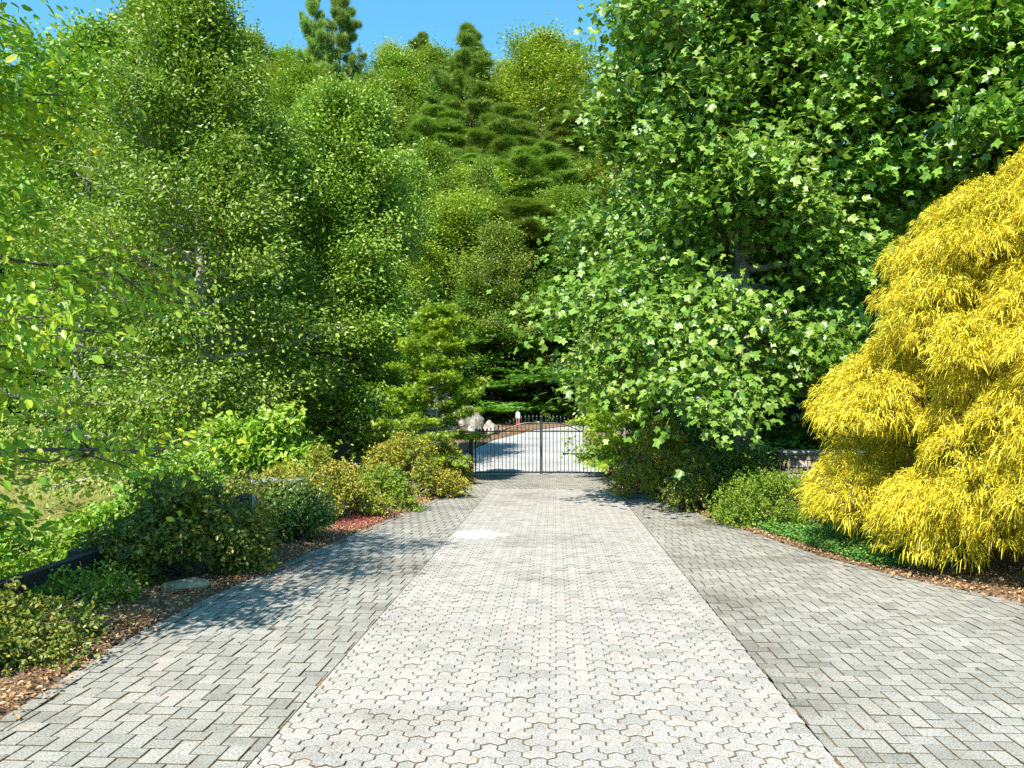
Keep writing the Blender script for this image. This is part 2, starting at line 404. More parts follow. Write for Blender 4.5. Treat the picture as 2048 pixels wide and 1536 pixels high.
def bark_geo(tubes, k0=8, min_r=0.0):
    g = Geo()
    for i, (p, r) in enumerate(tubes):
        if np.max(r) < min_r: continue
        g.tube(p, r, k0 if np.max(r) > .05 else (5 if np.max(r) > .012 else 3), cap=False)
    return g

def foliage_geo(rng, P, A, T, size, tpl, droop=0.3, upn=0.9, tone_mix=0.45, jit=0.25):
    g = Geo()
    n = len(P)
    A = A + np.array([0, 0, -droop])
    N = rng.normal(0, 0.6, (n, 3)) + np.array([0, 0, upn * .55]) + np.array(sdir) * .45 + 0.45 * A / (np.linalg.norm(A, axis=1)[:, None] + 1e-6)
    tone = np.clip(tone_mix * T + (1 - tone_mix) * rng.uniform(0, 1, n), 0, 1)
    g.leaves(P, A, N, size * rng.uniform(1 - jit * 1.4, 1 + jit, n), tpl, tone)
    return g

def make_tree(name, label, cat, loc, seed, gp, leaf, mat, bark, group=None, rz=0, extra=None, min_r=0.0):
    rng = np.random.default_rng(seed)
    t = thing(name, label, cat, loc, rz, group)
    tubes, P, A, T = grow(rng, **gp)
    bark_geo(tubes, min_r=min_r).build('trunk', M[bark], t, True)
    g = foliage_geo(rng, P, A, T, **leaf)
    if extra: extra(rng, g, P, A)
    g.build('crown', M[mat], t)
    return t

dome = lambda a, b, c=0.0: (lambda s: a * (max(0.0, 1 - ((s - c) / (1.02 - c)) ** 2) ** 0.5 if s > c else 1 - b * ((c - s) / max(c, 1e-6)) ** 2))
cone = lambda a, p=1.0: (lambda s: a * (1 - s) ** p + 0.25)

# ------------------------------------------------------------------ terrain
LEFT = np.array([(-2.6,-3),(-2.75,2),(-2.94,4.08),(-3.07,5.2),(-3.07,6.65),(-2.86,9.27),(-2.54,12.6),(-2.05,17.5),(-2.0,19.5),(-2.2,20.9),(-2.2,24)])
RIGHT = np.array([(12,-3),(9.5,2),(7.6,4.2),(5.4,5.5),(4.1,6.74),(3.49,7.8),(3.06,8.9),(2.36,12.6),(1.75,17),(1.5,19.5),(1.42,20.9),(1.42,24)])
def lx(y): return np.interp(y, LEFT[:, 1], LEFT[:, 0])
def rx(y): return np.interp(y, RIGHT[:, 1], RIGHT[:, 0])
# the concrete drive beyond the gate bends to the right round a mulched island
DL = np.array([(-2.25,20.9),(-2.9,24),(-3.2,27),(-2.6,32),(-1.1,37.2),(1.6,41),(6,44.5),(14,47)])
DR = np.array([(1.42,20.9),(1.48,22.7),(1.3,28),(1.1,32),(1.2,34),(1.7,36.3),(6,39.5),(14,42)])

def hash_noise(x, y, s=1.0):
    return (np.sin(x * 1.7 / s + 1.3 * np.sin(y * 1.1 / s)) + np.sin(y * 2.3 / s + 2.1 * np.sin(x * .9 / s) + 1.0) + np.sin((x + y) * 3.1 / s)) / 3

def H(x, y):
    x = np.asarray(x, float); y = np.asarray(y, float)
    base = 0.062 * np.clip(y - 22, 0, 21) + 0.0
    hill = 0.56 * np.clip(y - 43, 0, 50) + 0.1 * np.clip(y - 93, 0, 60)
    fx = 1 - 0.72 * smooth(6, 34, x) - 0.25 * smooth(-60, -140, x)
    z = base + hill * fx
    left = smooth(-3.6, -7.5, x) * (1 - smooth(22, 40, y))
    z = z - 0.45 * left
    z = z + 0.10 * smooth(.4, 2.5, np.maximum(lx(np.clip(y, -3, 24)) - x, x - rx(np.clip(y, -3, 24)))) * (1 - smooth(21, 26, y))
    bank = smooth(-3.4, -7, x) * smooth(22, 27, y) * (1 - smooth(40, 50, y))
    z = z + 0.35 * bank
    return z

def grid_geo(xs, ys, zf):
    Xg, Yg = np.meshgrid(xs, ys)
    V = np.stack([Xg, Yg, zf(Xg, Yg)], -1).reshape(-1, 3)
    nx, ny = len(xs), len(ys)
    i = (np.arange(ny - 1)[:, None] * nx + np.arange(nx - 1)[None]).ravel()
    g = Geo(); g.add(V, [np.stack([i, i + 1, i + nx + 1, i + nx], 1)])
    return g
def graded(lo, a, b, hi, fine, n):
    far1 = a - (np.linspace(0, 1, n) ** 2.2)[1:][::-1] * (a - lo)
    far2 = b + (np.linspace(0, 1, n) ** 2.2)[1:] * (hi - b)
    return np.concatenate([far1, np.arange(a, b + 1e-6, fine), far2])
def ground_z(x, y):
    inside = (x > lx(np.clip(y, -3, 24)) - .3) & (x < rx(np.clip(y, -3, 24)) + .3) & (y < 21.5)
    dr = (y > 20.5) & (y < 60) & (x > -7) & (x < 15)
    z = H(x, y) - .03 + np.where(y > 44, .25 * hash_noise(x, y, 4), 0)
    return np.where(inside, -.09, np.where(dr, z - .05, z))
tag(grid_geo(graded(-700, -14, 16, 700, .5, 26), graded(-200, -4, 60, 900, .5, 30), ground_z).build('ground', M['forest'], None, True), kind='structure')

def strip_geo(inner, outer, zf, nt_=14, rough=0.012, rng=np.random.default_rng(3)):
    inner, outer = np.asarray(inner, float), np.asarray(outer, float)
    t = (np.linspace(0, 1, nt_) ** 1.6)[None, :, None]
    Pg = inner[:, None] * (1 - t) + outer[:, None] * t
    z = zf(Pg[..., 0], Pg[..., 1]) + rng.normal(0, rough, Pg.shape[:2])
    z[:, 0] -= .02
    V = np.concatenate([Pg, z[..., None]], -1).reshape(-1, 3)
    m = len(inner)
    i = (np.arange(m - 1)[:, None] * nt_ + np.arange(nt_ - 1)[None]).ravel()
    g = Geo(); g.add(V, [np.stack([i, i + 1, i + nt_ + 1, i + nt_], 1)])
    return g
def resample(c, n):
    c = np.asarray(c, float)
    d = np.concatenate([[0], np.cumsum(np.linalg.norm(np.diff(c, axis=0), axis=1))])
    q = np.linspace(0, d[-1], n)
    return np.stack([np.interp(q, d, c[:, 0]), np.interp(q, d, c[:, 1])], 1)

Li = resample(LEFT[1:10], 220)
tag(strip_geo(Li[::-1], Li[::-1] + np.array([-2.3, 0]), lambda x, y: H(x, y) + .02).build('mulch_bed', M['mulch'], None, True), kind='structure')
Ri = resample(RIGHT[1:11], 260)
tag(strip_geo(Ri, Ri + np.array([6.5, .6]), lambda x, y: H(x, y) + .02, 22).build('mulch_bed', M['mulch'], None, True), kind='structure')
DLr, DRr = resample(DL, 120), resample(DR, 120)
tag(strip_geo(DLr, DRr, lambda x, y: H(x, y) + .006, 10, 0.0).build('concrete_drive', M['concrete'], None, True), kind='structure')
tag(strip_geo(DLr, DLr + np.array([-6.5, 1.5]), lambda x, y: H(x, y) + .03, 14).build('mulch_bank', M['mulch'], None, True), kind='structure')
tag(strip_geo(DRr, DRr + np.array([9, -1]), lambda x, y: H(x, y) + .03 + .25 * smooth(.1, 2.5, x - 1.2), 16).build('mulch_island', M['mulch'], None, True), kind='structure')
tag(grid_geo(np.concatenate([np.linspace(-90, -30, 14), np.linspace(-29, -5.6, 50)]), np.linspace(2, 39, 80), lambda x, y: H(x, y) + .012 + .03 * hash_noise(x, y, 1.5)).build('lawn', M['lawn'], None, True), kind='structure')

# ------------------------------------------------------------------ paving
XL, XR, YE = -1.41, 1.30, 17.1
def inset(poly, d):
    p = np.asarray(poly, float); n = len(p)
    e = np.roll(p, -1, 0) - p; e /= np.linalg.norm(e, axis=1)[:, None]
    nrm = np.stack([-e[:, 1], e[:, 0]], 1)                      # inward for counter-clockwise outlines
    a, b = np.roll(nrm, 1, 0), nrm
    m = a + b; m /= (m * b).sum(1)[:, None]
    return p + m * d
def lay(g, poly, offs, tones, gap, bev, rng, clampx=None, clampy=None, rots=None):
    """many copies of one paver: bevelled top, chamfer ring, skirt"""
    o1, o2 = inset(poly, gap), inset(poly, gap + bev)
    k = len(o1); n = len(offs)
    dz = rng.normal(0, .0016, n)
    tl = rng.normal(0, .006, (n, 2))
    def place(o, z):
        if rots is not None:
            c, s = np.cos(rots)[:, None], np.sin(rots)[:, None]
            xy = np.stack([o[None, :, 0] * c - o[None, :, 1] * s, o[None, :, 0] * s + o[None, :, 1] * c], -1)
        else: xy = np.broadcast_to(o[None], (n, k, 2)).copy()
        zz = z + dz[:, None] + (xy * tl[:, None]).sum(-1)
        xy = xy + offs[:, None]
        if clampx: xy[..., 0] = np.clip(xy[..., 0], *clampx)
        if clampy: xy[..., 1] = np.clip(xy[..., 1], *clampy)
        return np.concatenate([xy, zz[..., None]], -1)
    V = np.concatenate([place(o2, 0.0), place(o1, -.0022), place(o1, -.03)], 1).reshape(-1, 3)
    b = np.arange(n)[:, None] * 3 * k
    top = b + np.arange(k)[None]
    j = np.arange(k); j2 = (j + 1) % k
    ring = lambda a, c: (b[:, :, None] + np.stack([a + j, c + j, c + j2, a + j2], 1)[None].transpose(0, 1, 2)).reshape(-1, 4) if False else \
        (b[:, None, :] + np.stack([a + j, c + j, c + j2, a + j2], 1)[None]).reshape(-1, 4)
    g.add(V, [top, ring(0, k), ring(k, 2 * k)], (np.repeat(.25 + .75 * tones, 3 * k).reshape(n, 3, k) * np.array([1, 0, 0])[None, :, None]).ravel())   # stained edges

rng = np.random.default_rng(11)
# the pale strip: three-lobed pavers, three hexagons each
w = 0.081
def hexagon(q, r):
    c = np.array([w * (q + r / 2), w * .8660254 * r])
    return [tuple(np.round(c + w / math.sqrt(3) * np.array([math.cos(R(30 + 60 * i)), math.sin(R(30 + 60 * i))]), 6)) for i in range(6)]
edges = {}
for q, r in ((0, 0), (1, 0), (0, 1)):
    h = hexagon(q, r)
    for i in range(6):
        a, b = h[i], h[(i + 1) % 6]
        ka = tuple(np.round(a, 3)); kb = tuple(np.round(b, 3))
        if (kb, ka) in edges: del edges[(kb, ka)]
        else: edges[(ka, kb)] = (a, b)
nxt = {k[0]: (k[1], v[0]) for k, v in edges.items()}
st = next(iter(nxt)); tre = []; cur = st
while True:
    cur, pt = nxt[cur]; tre.append(pt)
    if cur == st: break
offs = []
for r in range(-40, 260):
    for q in range(-180, 70):
        if (q + 2 * r) % 3: continue
        x, y = w * (q + r / 2), w * .8660254 * r
        if XL - .16 < x < XR + .04 and -1.0 < y < YE - .02: offs.append((x, y))
offs = np.array(offs)
g = Geo()
lay(g, tre, offs, np.clip(rng.beta(2, 2, len(offs)), 0, 1), .0034, .0032, rng, (XL + .004, XR - .004), (-2, YE - .004))
tag(g.build('driveway_strip', M['trihex']), kind='structure')

# grey herringbone bricks either side and in front of the gate, with an edge course along the beds
bl, bw = 0.158, 0.105
offs, rots = [], []
for a in range(-40, 330):
    for b in range(-120, 120):
        # 90 degree herringbone: a flat brick with an upright brick at its end, stepped along the diagonals
        hx, hy = a * bw + b * bl, a * bw - b * bl
        for kind, cx, cy in ((0, hx + bl / 2, hy + bw / 2), (1, hx + bl + bw / 2, hy + bw - bl / 2)):
            if not (-1 < cy < 21.0) or not -4 < cx < 10: continue
            if lx(cy) + .06 < cx < rx(cy) - .06 and not (XL + .06 < cx < XR - .06 and cy < YE - .05):
                offs.append((cx, cy)); rots.append(0 if kind == 0 else PI / 2)
offs, rots = np.array(offs), np.array(rots)
rect = [(-bl/2, -bw/2), (bl/2, -bw/2), (bl/2, bw/2), (-bl/2, bw/2)]
g = Geo()
tone = np.clip(rng.beta(2, 2, len(offs)), 0, 1)
side = np.where(offs[:, 1] > YE, 2, np.where(offs[:, 0] < (XL + XR) / 2, 0, 1))
for sd, cxl, cyl in ((0, (-20, XL - .003), None), (1, (XR + .003, 30), None), (2, None, (YE + .003, 30))):
    k = side == sd
    if sd == 2:
        k2 = k
    lay(g, rect, offs[k], tone[k], .0044, .0034, rng, cxl, cyl, rots[k])
for curve, sg in ((LEFT[1:10], 1), (RIGHT[1:11], -1)):
    L = np.linalg.norm(np.diff(curve, axis=0), axis=1).sum()
    c = resample(curve, int(L / .16))
    d = np.diff(c, axis=0); mid = (c[1:] + c[:-1]) / 2
    an = np.arctan2(d[:, 1], d[:, 0])
    nrm = np.stack([np.sin(an), -np.cos(an)], 1) * (1 if sg == 1 else 1)
    inward = np.where(((np.array([0, 9.0]) - mid) * nrm).sum(1)[:, None] > 0, nrm, -nrm)
    mid = mid + inward * .05
    g2 = Geo()
    lay(g, rect, np.column_stack([mid]), np.clip(rng.beta(2, 2, len(mid)), 0, 1) , .0035, .006, rng, None, None, an)
    g.v[-1] = g.v[-1] + np.array([0, 0, .006])
tag(g.build('paved_apron', M['brick']), kind='structure')
g = Geo()
ys = np.linspace(-1.5, 21.05, 120)
g.add(np.concatenate([np.column_stack([lx(ys) - .02, ys, np.full(120, -.0065)]), np.column_stack([rx(ys) + .02, ys, np.full(120, -.0065)])]),
      [np.column_stack([np.arange(119), np.arange(119) + 120, np.arange(119) + 121, np.arange(119) + 1])])
tag(g.build('paving_bed', M['bedding']), kind='structure')

# ------------------------------------------------------------------ the iron gate
GY = 21.0
gate = thing('iron_gate', 'black wrought iron double gate with spear tips closed across the drive', 'gate', (0, GY, 0))
def gate_top(x):                                  # spear tip height: low at the posts, arched in the middle
    a = abs(x + .39) / 1.83
    return 1.27 + .37 * (1 - smooth(.18, .88, a))
def leaf_frame(x0, x1):
    lf = Geo()
    lf.box((x0, -.02, .065), (x1, .02, .105)); lf.box((x0, -.017, 1.18), (x1, .017, 1.215))
    n = 26
    xs = np.linspace(x0, x1, n)
    lf.tube(np.column_stack([xs, np.full(n, 0.0), [gate_top(x) - .21 for x in xs]]), .013, 6)
    for x in (x0, x1): lf.box((x - .018, -.018, .04), (x + .018, .018, 1.25 if abs(x + .39) > 1 else 1.5))
    return lf.build('gate_leaf', M['iron'], gate)
for x0, x1 in ((-2.18, -.41), (-.37, 1.36)):
    lf = leaf_frame(x0, x1)
    n = 18
    for i in range(n):
        x = x0 + (i + (0 if i else .0)) * (x1 - x0) / (n - 1)
        zt = gate_top(x)
        p = Geo()
        p.box((x - .0085, -.0085, .08), (x + .0085, .0085, zt - .10))
        k = 6; th = np.arange(k) / k * 2 * PI      # spear finial: collar, leaf, point
        prof = [(.010, -.11), (.022, -.10), (.022, -.09), (.010, -.082), (.013, -.07), (.027, -.045), (.012, -.015), (.001, .012)]
        rings = np.array([[(x + rr * math.cos(t), rr * math.sin(t) * .7, zt + zz) for t in th] for rr, zz in prof])
        i0 = np.arange(len(prof) - 1)[:, None] * k; j = np.arange(k)[None]; j2 = (j + 1) % k
        p.add(rings.reshape(-1, 3), [np.stack([i0 + j, i0 + j2, i0 + k + j2, i0 + k + j], -1).reshape(-1, 4)])
        p.build('picket', M['iron'], lf)
for x, h in ((-2.30, 1.02), (1.49, 1.12)):
    p = Geo(); p.box((x - .06, -.06, -.05), (x + .06, .06, h)); p.box((x - .072, -.072, h), (x + .072, .072, h + .03))
    p.build('gate_post', M['iron'], gate)
p = Geo()
p.box((.19, .05, .565), (1.02, .085, .605)); p.box((1.02, .035, .545), (1.12, .10, .625)); p.box((1.12, .05, .57), (1.43, .085, .60)); p.box((.19, .015, .55), (.24, .055, .62))
p.build('opener_arm', M['iron'], gate)
p = Geo(); p.box((-.43, -.03, .74), (-.35, .03, .79)); p.box((-.405, -.035, .50), (-.375, .035, .73)); p.build('latch', M['iron'], gate)

# ------------------------------------------------------------------ red post with its small white sign
sy = 38.0; sx = X_at(1036, sy); sz = float(H(sx, sy))
sp = thing('sign_post', 'short red wooden post with a small white sign beyond the gate', 'sign post', (sx, sy, sz))
p = Geo(); p.box((-.09, -.07, -.1), (.09, .07, .66)); p.add([(-.09,-.07,.66),(.09,-.07,.66),(.09,.07,.66),(-.09,.07,.66),(0,0,.74)], [[(0,1,4),(1,2,4),(2,3,4),(3,0,4)]])
p.build('post', M['redwood'], sp)
p = Geo(); p.box((-.10, -.10, .52), (.10, -.074, .80)); p.add([(-.045,-.095,.80),(.045,-.095,.80),(0,-.095,.885),(-.045,-.076,.80),(.045,-.076,.80),(0,-.076,.885)], [[(0,1,2),(5,4,3)], [(1,4,5,2),(0,2,5,3)]])
sb = p.build('sign_board', M['signwhite'], sp)
p = Geo()
for a, b, c, d in ((-.075,.745,.075,.765),(-.06,.66,-.03,.72),(.005,.64,.035,.72),(-.02,.69,.045,.71),(-.075,.60,.075,.612)): p.box((a, -.106, b), (c, -.1005, d))
p.build('sign_marks', M['signblack'], sb)

# ------------------------------------------------------------------ stone pillars with slate caps
def pillar(label, x, y, wx, wy, h, seed):
    r = np.random.default_rng(seed)
    t = thing('stone_pillar', label, 'stone pillar', (x, y, float(H(x, y))))
    core = Geo(); core.box((-wx/2 + .02, -wy/2 + .02, -.1), (wx/2 - .02, wy/2 - .02, h - .004))
    core.build('mortar_core', M['mortar'], t)
    g = Geo()
    z = 0.0
    while z < h - .04:
        ch = min(r.uniform(.07, .14), h - z)
        if h - z - ch < .05: ch = h - z
        for face in range(4):
            Lf = wx if face % 2 == 0 else wy
            a = -Lf / 2
            while a < Lf / 2 - .01:
                cw = r.uniform(.10, .26)
                if Lf / 2 - a - cw < .08: cw = Lf / 2 - a
                pr = r.uniform(0, .018); tn = r.uniform()
                lo, hi, za, zb = a + .005, a + cw - .005, z + .005, z + ch - .005
                j = lambda: r.uniform(-.008, .008)
                o = (wy if face % 2 == 0 else wx) / 2
                q = np.array([(lo+j(), 0, za+j()), (hi+j(), 0, za+j()), (hi+j(), 0, zb+j()), (lo+j(), 0, zb+j())])
                c0 = q.mean(0); inn = c0 + (q - c0) * .86
                back = q.copy(); back[:, 1] = o - .03; q[:, 1] = o + pr * .4; inn[:, 1] = o + pr + .006
                V = np.concatenate([inn, q, back]); V[:, 1] *= -1
                ang = face * PI / 2; c, s = math.cos(ang), math.sin(ang)
                V = np.column_stack([V[:, 0]*c - V[:, 1]*s, V[:, 0]*s + V[:, 1]*c, V[:, 2]])
                g.add(V, [[(0,1,2,3),(4,5,1,0),(5,6,2,1),(6,7,3,2),(7,4,0,3),(8,9,5,4),(9,10,6,5),(10,11,7,6),(11,8,4,7)]], tn)
                a += cw
        z += ch
    g.build('masonry', M['masonry'], t)
    c = Geo()
    for lay_, (ov, za, zb) in enumerate(((.035, h, h + .028), (.055, h + .03, h + .058))):
        k = 20; th = np.arange(k) / k * 2 * PI
        px = np.clip(1.5 * np.cos(th), -1, 1) * (wx/2 + ov) + r.normal(0, .008, k); py = np.clip(1.5 * np.sin(th), -1, 1) * (wy/2 + ov) + r.normal(0, .008, k)
        V = np.concatenate([np.column_stack([px, py, np.full(k, za)]), np.column_stack([px * .995, py * .995, zb + r.normal(0, .003, k)])])
        i = np.arange(k); i2 = (i + 1) % k
        c.add(V, [np.stack([i, i2, i2 + k, i + k], 1), i[::-1][None], (i + k)[None]])
    c.build('cap', M['slate'], t)
pillar('low stone pillar with grey slate cap among the brownish azaleas', -4.05, 11.0, .60, .5, .60, 5)
pillar('dark stone pillar with slate cap between boxwood and golden cypress', 4.55, 13.6, 1.25, .7, .86, 6)

# ------------------------------------------------------------------ timber guard rail
gr = thing('guard_rail', 'low dark timber guard rail along the shrub bed', 'guard rail', (-4.3, 4, 0))
p = Geo()
for a, b, za, zb in ((-1.5, 3.0, .17, .29), (3.01, 7.2, .29, .42)):
    p.add([(-.05,a,za-.06),(.05,a,za-.06),(.05,a,za+.06),(-.05,a,za+.06),(-.05,b,zb-.06),(.05,b,zb-.06),(.05,b,zb+.06),(-.05,b,zb+.06)],
          [[(0,1,2,3),(7,6,5,4),(0,4,5,1),(1,5,6,2),(2,6,7,3),(3,7,4,0)]])
p.build('rail', M['darkwood'], gr)
for yy, zz in ((-.9, .22), (1.1, .28), (3.0, .36), (5.1, .42), (7.1, .5)):
    p = Geo(); p.box((-.2, yy - .08, -.6), (-.053, yy + .08, zz)); p.build('post', M['darkwood'], gr)
mk = thing('marker_stake', 'thin dark stake with a small silver cap beside the dark azalea', 'stake', (-3.32, 8.35, 0))
p = Geo(); p.tube([(0, 0, -.1), (.004, .01, .35), (-.012, .0, .62)], .007, 6); p.build('stake', M['silver'], mk)
p = Geo(); p.add([(-.02,-.02,.60),(.02,-.02,.60),(.02,.02,.60),(-.02,.02,.60),(-.008,-.008,.74),(.014,-.008,.72),(.014,.008,.72),(-.008,.008,.74)], [[(0,3,2,1),(4,5,6,7),(0,1,5,4),(1,2,6,5),(2,3,7,6),(3,0,4,7)]]); p.build('cap', M['silver'], mk)
po = thing('timber_post', 'squat dark timber post at the end of the rail by the stake', 'post', (-3.52, 8.6, 0))
p = Geo(); p.box((-.10, -.09, -.2), (.10, .09, .68)); p.build('post_shaft', M['darkwood'], po)
p = Geo(); p.add([(-.115,-.105,.682),(.115,-.105,.682),(.115,.105,.682),(-.115,.105,.682),(0,0,.74)], [[(3,2,1,0)], [(0,1,4),(1,2,4),(2,3,4),(3,0,4)]]); p.build('post_cap', M['darkwood'], po)

# ------------------------------------------------------------------ rocks
def rock(name, label, loc, dims, seed, mat, group=None, rz=0, sink=.3):
    r = np.random.default_rng(seed)
    n, k = 9, 14
    ph = np.linspace(0.08, PI - .08, n); th = np.arange(k) / k * 2 * PI
    d = np.stack([np.sin(ph)[:, None] * np.cos(th), np.sin(ph)[:, None] * np.sin(th), np.broadcast_to(np.cos(ph)[:, None], (n, k))], -1)
    rad = np.ones((n, k))
    for _ in range(9):                                    # facets: chop by random planes
        nn = rnd_dirs(r, 1)[0]; off = r.uniform(.55, .85)
        rad = np.minimum(rad, off / np.maximum((d * nn).sum(-1), .05))
    rad = np.minimum(rad, 1.15) * (1 + r.normal(0, .02, (n, k)))
    V = d * rad[..., None] * np.array(dims) / 2
    i = np.arange(n - 1)[:, None] * k; j = np.arange(k)[None]; j2 = (j + 1) % k
    g = Geo(); g.add(V.reshape(-1, 3), [np.stack([i + j, i + k + j, i + k + j2, i + j2], -1).reshape(-1, 4), np.arange(k)[None], (np.arange(k) + (n - 1) * k)[::-1][None]])
    o = g.build(name, M[mat])
    o.location = (loc[0], loc[1], loc[2] + dims[2] * (.5 - sink)); o.rotation_euler = (0, 0, rz)
    return tag(o, label, 'rock', group)
rock('flat_rock', 'flat tan rock lying in the mulch beside the paving', (-3.35, 6.95, .02), (.50, .30, .16), 2, 'flatrock', rz=.3)
rp = [((-7.3,34.5),(1.2,.8,.7),'pale grey boulder at the far left end of the rock pile'),
      ((-6.4,34.9),(.9,.9,.95),'white faced boulder standing up in the rock pile'),
      ((-5.75,34.2),(1.1,.7,.6),'low pale boulder in the rock pile behind the feathery tree'),
      ((-5.1,35.3),(1.6,1.2,1.8),'tallest boulder of the rock pile beyond the gate'),
      ((-4.6,34.2),(.9,.7,.8),'pale boulder in front of the tallest one of the pile'),
      ((-4.1,35.1),(1.4,1.0,1.5),'tall slanting boulder right of the rock pile peak'),
      ((-3.55,34.6),(1.2,.9,1.0),'medium boulder on the right slope of the rock pile'),
      ((-3.1,35.4),(.8,.7,.6),'small pale boulder on the right slope of the rock pile'),
      ((-2.75,34.9),(.7,.5,.36),'smallest boulder ending the rock pile beside the drive'),
      ((-6.9,33.2),(.7,.6,.4),'low boulder in front of the left end of the pile'),
      ((-4.9,31.0),(.5,.45,.42),'single white stone on the mulch bank behind the azaleas')]
rr_ = random.Random(4)
for k in range(34):
    q = rr_.uniform(0, 1); d = rr_.uniform(.25, .6)
    rp.append(((-7.4 + 4.9 * q, 34.0 + rr_.uniform(-.5, 1.2)), (d * 1.2, d, d * rr_.uniform(.7, 1.3)), 'small broken stone among the boulders of the rock pile'))
for i, ((x, y), d, lab) in enumerate(rp):
    rock('boulder', lab, (x, y, float(H(x, y)) + (0 if i < 11 else max(0, .75 - .35 * abs(x + 5)) * (i % 3) / 2)), d, 40 + i, 'boulder', 'boulders of the rock pile beyond the gate' if i < 11 else 'small stones of the rock pile', rz=i * 1.3, sink=.12)

# ------------------------------------------------------------------ shrubs
def shrub(name, label, cat, loc, dims, n, size, tpl, mat, seed, group=None, stems=9, lumps=26, shell=.55, droop=.1, upn=.8, clump=.16, base=.12, bark='bark'):
    """dims = width, depth, height; leaf rosettes gathered into lumps that fill an uneven dome"""
    r = np.random.default_rng(seed)
    t = thing(name, label, cat, loc, 0, group)
    wx, wy, h = dims
    d = rnd_dirs(r, lumps); d[:, 2] = np.abs(d[:, 2]) * 1.1 - .18
    rad = shell + (1 - shell) * r.uniform(0, 1, lumps) ** .5
    Cn = d * rad[:, None] * np.array([wx / 2, wy / 2, h * (1 - base)]) * r.uniform(.82, 1.08, (lumps, 1))
    Cn[:, 2] = np.maximum(Cn[:, 2], 0) + h * base * r.uniform(.6, 1.6, lumps)
    g = Geo()
    for k in range(stems):
        c = Cn[k % lumps]
        p0 = np.array([r.normal(0, wx * .06), r.normal(0, wy * .06), -.05])
        g.tube(np.stack([p0, p0 * .6 + c * .4 + r.normal(0, .04, 3), c]), np.array([.014, .010, .004]) * (h ** .5), 5)
    for c in Cn:
        for _ in range(3):
            e = c + r.normal(0, clump, 3); b = c * .55 + r.normal(0, .03, 3)
            g.tube(np.stack([b, (b + e) / 2 + r.normal(0, .03, 3), e]), np.array([.005, .004, .002]), 3, cap=False)
    g.build('stems', M[bark], t, True)
    idx = r.integers(0, lumps, n)
    o = rnd_dirs(r, n); o *= (r.uniform(0, 1, n) ** .45)[:, None] * clump * 1.75
    o[:, 2] *= .8
    P = Cn[idx] + o * r.uniform(.7, 1.3, (lumps, 1))[idx]
    # rosettes: several leaves spring from one point
    rep = 5
    base_i = (np.arange(n) // rep) * rep
    P = P[base_i] + r.normal(0, size * .35, (n, 3))
    P[:, 2] = np.maximum(P[:, 2], .02)
    out = P - np.array([0, 0, h * .25]); out /= np.linalg.norm(out, axis=1)[:, None] + 1e-6
    A = out * .6 + rnd_dirs(r, n) * 1.0
    T = r.uniform(0, 1, lumps)[idx][base_i] * .5 + r.uniform(0, 1, n)[base_i] * .5
    gf = foliage_geo(r, P, A, T, size, tpl, droop, upn, .55)
    gf.build('foliage', M[mat], t)
    return t
def at(u, D): return (X_at(u, D), D, float(H(X_at(u, D), D)) + .02)

shrub('azalea', 'large dark brown-green azalea shading the flat tan rock', 'shrub', (-3.72, 7.65, .03), (1.7, 1.4, .98), 20000, .052, OVAL, 'azalea_dark', 101, stems=14, lumps=34)
shrub('azalea', 'brown-green azalea with reddish leaves above the dark red petals', 'shrub', (-3.62, 11.75, .05), (2.0, 1.6, 1.12), 17000, .05, OVAL, 'azalea', 102, 'azaleas along the drive', stems=14, lumps=36)
shrub('azalea', 'brown-green azalea nearest the gate in the left bed', 'shrub', (-2.95, 15.3, .05), (2.2, 2.0, 1.2), 17000, .052, OVAL, 'azalea', 103, 'azaleas along the drive', stems=14, lumps=36)
shrub('azalea', 'olive azalea between the feathery conifer and the gate post', 'shrub', (-2.95, 18.2, .05), (1.7, 1.5, 1.0), 11000, .052, OVAL, 'azalea', 112, 'azaleas along the drive', lumps=28)
shrub('azalea', 'brown azalea half hiding the low stone pillar', 'shrub', (-3.85, 9.75, .03), (1.3, 1.0, .86), 9000, .048, OVAL, 'azalea_dark', 113, lumps=24)
shrub('low_shrub', 'small fresh green shrub between two brown-green azaleas', 'shrub', (-2.98, 13.1, .03), (1.05, .9, .7), 7000, .045, OVAL, 'boxwood', 104, lumps=18)
shrub('holly_shrub', 'small glossy dark green shrub next to the timber post', 'shrub', (-3.2, 9.6, .03), (1.0, .9, .66), 6500, .05, OVAL, 'holly', 105, lumps=18)
shrub('low_shrub', 'sparse low green shrub at the paving edge in the left corner', 'shrub', (-3.8, 5.0, .03), (1.35, 1.2, .32), 8500, .036, OVAL, 'azalea_dark', 106, lumps=26, clump=.13)
shrub('low_shrub', 'thin low shrub between the flat rock and the corner shrub', 'shrub', (-3.95, 6.3, .02), (.8, .8, .26), 2600, .038, OVAL, 'boxwood', 114, lumps=20, clump=.12)
shrub('lime_shrub', 'bright lime green shrub behind the guard rail at the left edge', 'shrub', (-6.1, 7.6, -.35), (2.0, 1.9, .98), 12000, .07, OVAL, 'lime', 107, lumps=26, clump=.2)
shrub('lime_shrub', 'lime green shrub behind the rail beside the dark azalea', 'shrub', (-5.25, 8.9, -.3), (1.5, 1.5, .9), 9000, .065, OVAL, 'lime', 108, lumps=22, clump=.18)
shrub('dogwood_shrub', 'light green drooping leaved shrub under the left trees', 'shrub', (-5.35, 13.6, -.1), (2.7, 2.0, 1.95), 9500, .115, OVAL, 'lime', 109, lumps=34, droop=.8, clump=.26)
shrub('green_shrub', 'mid green shrub between the lawn and the dark azalea', 'shrub', (-5.6, 10.7, -.2), (1.7, 1.6, 1.4), 8000, .075, OVAL, 'leaf_left', 110, lumps=26, clump=.22)
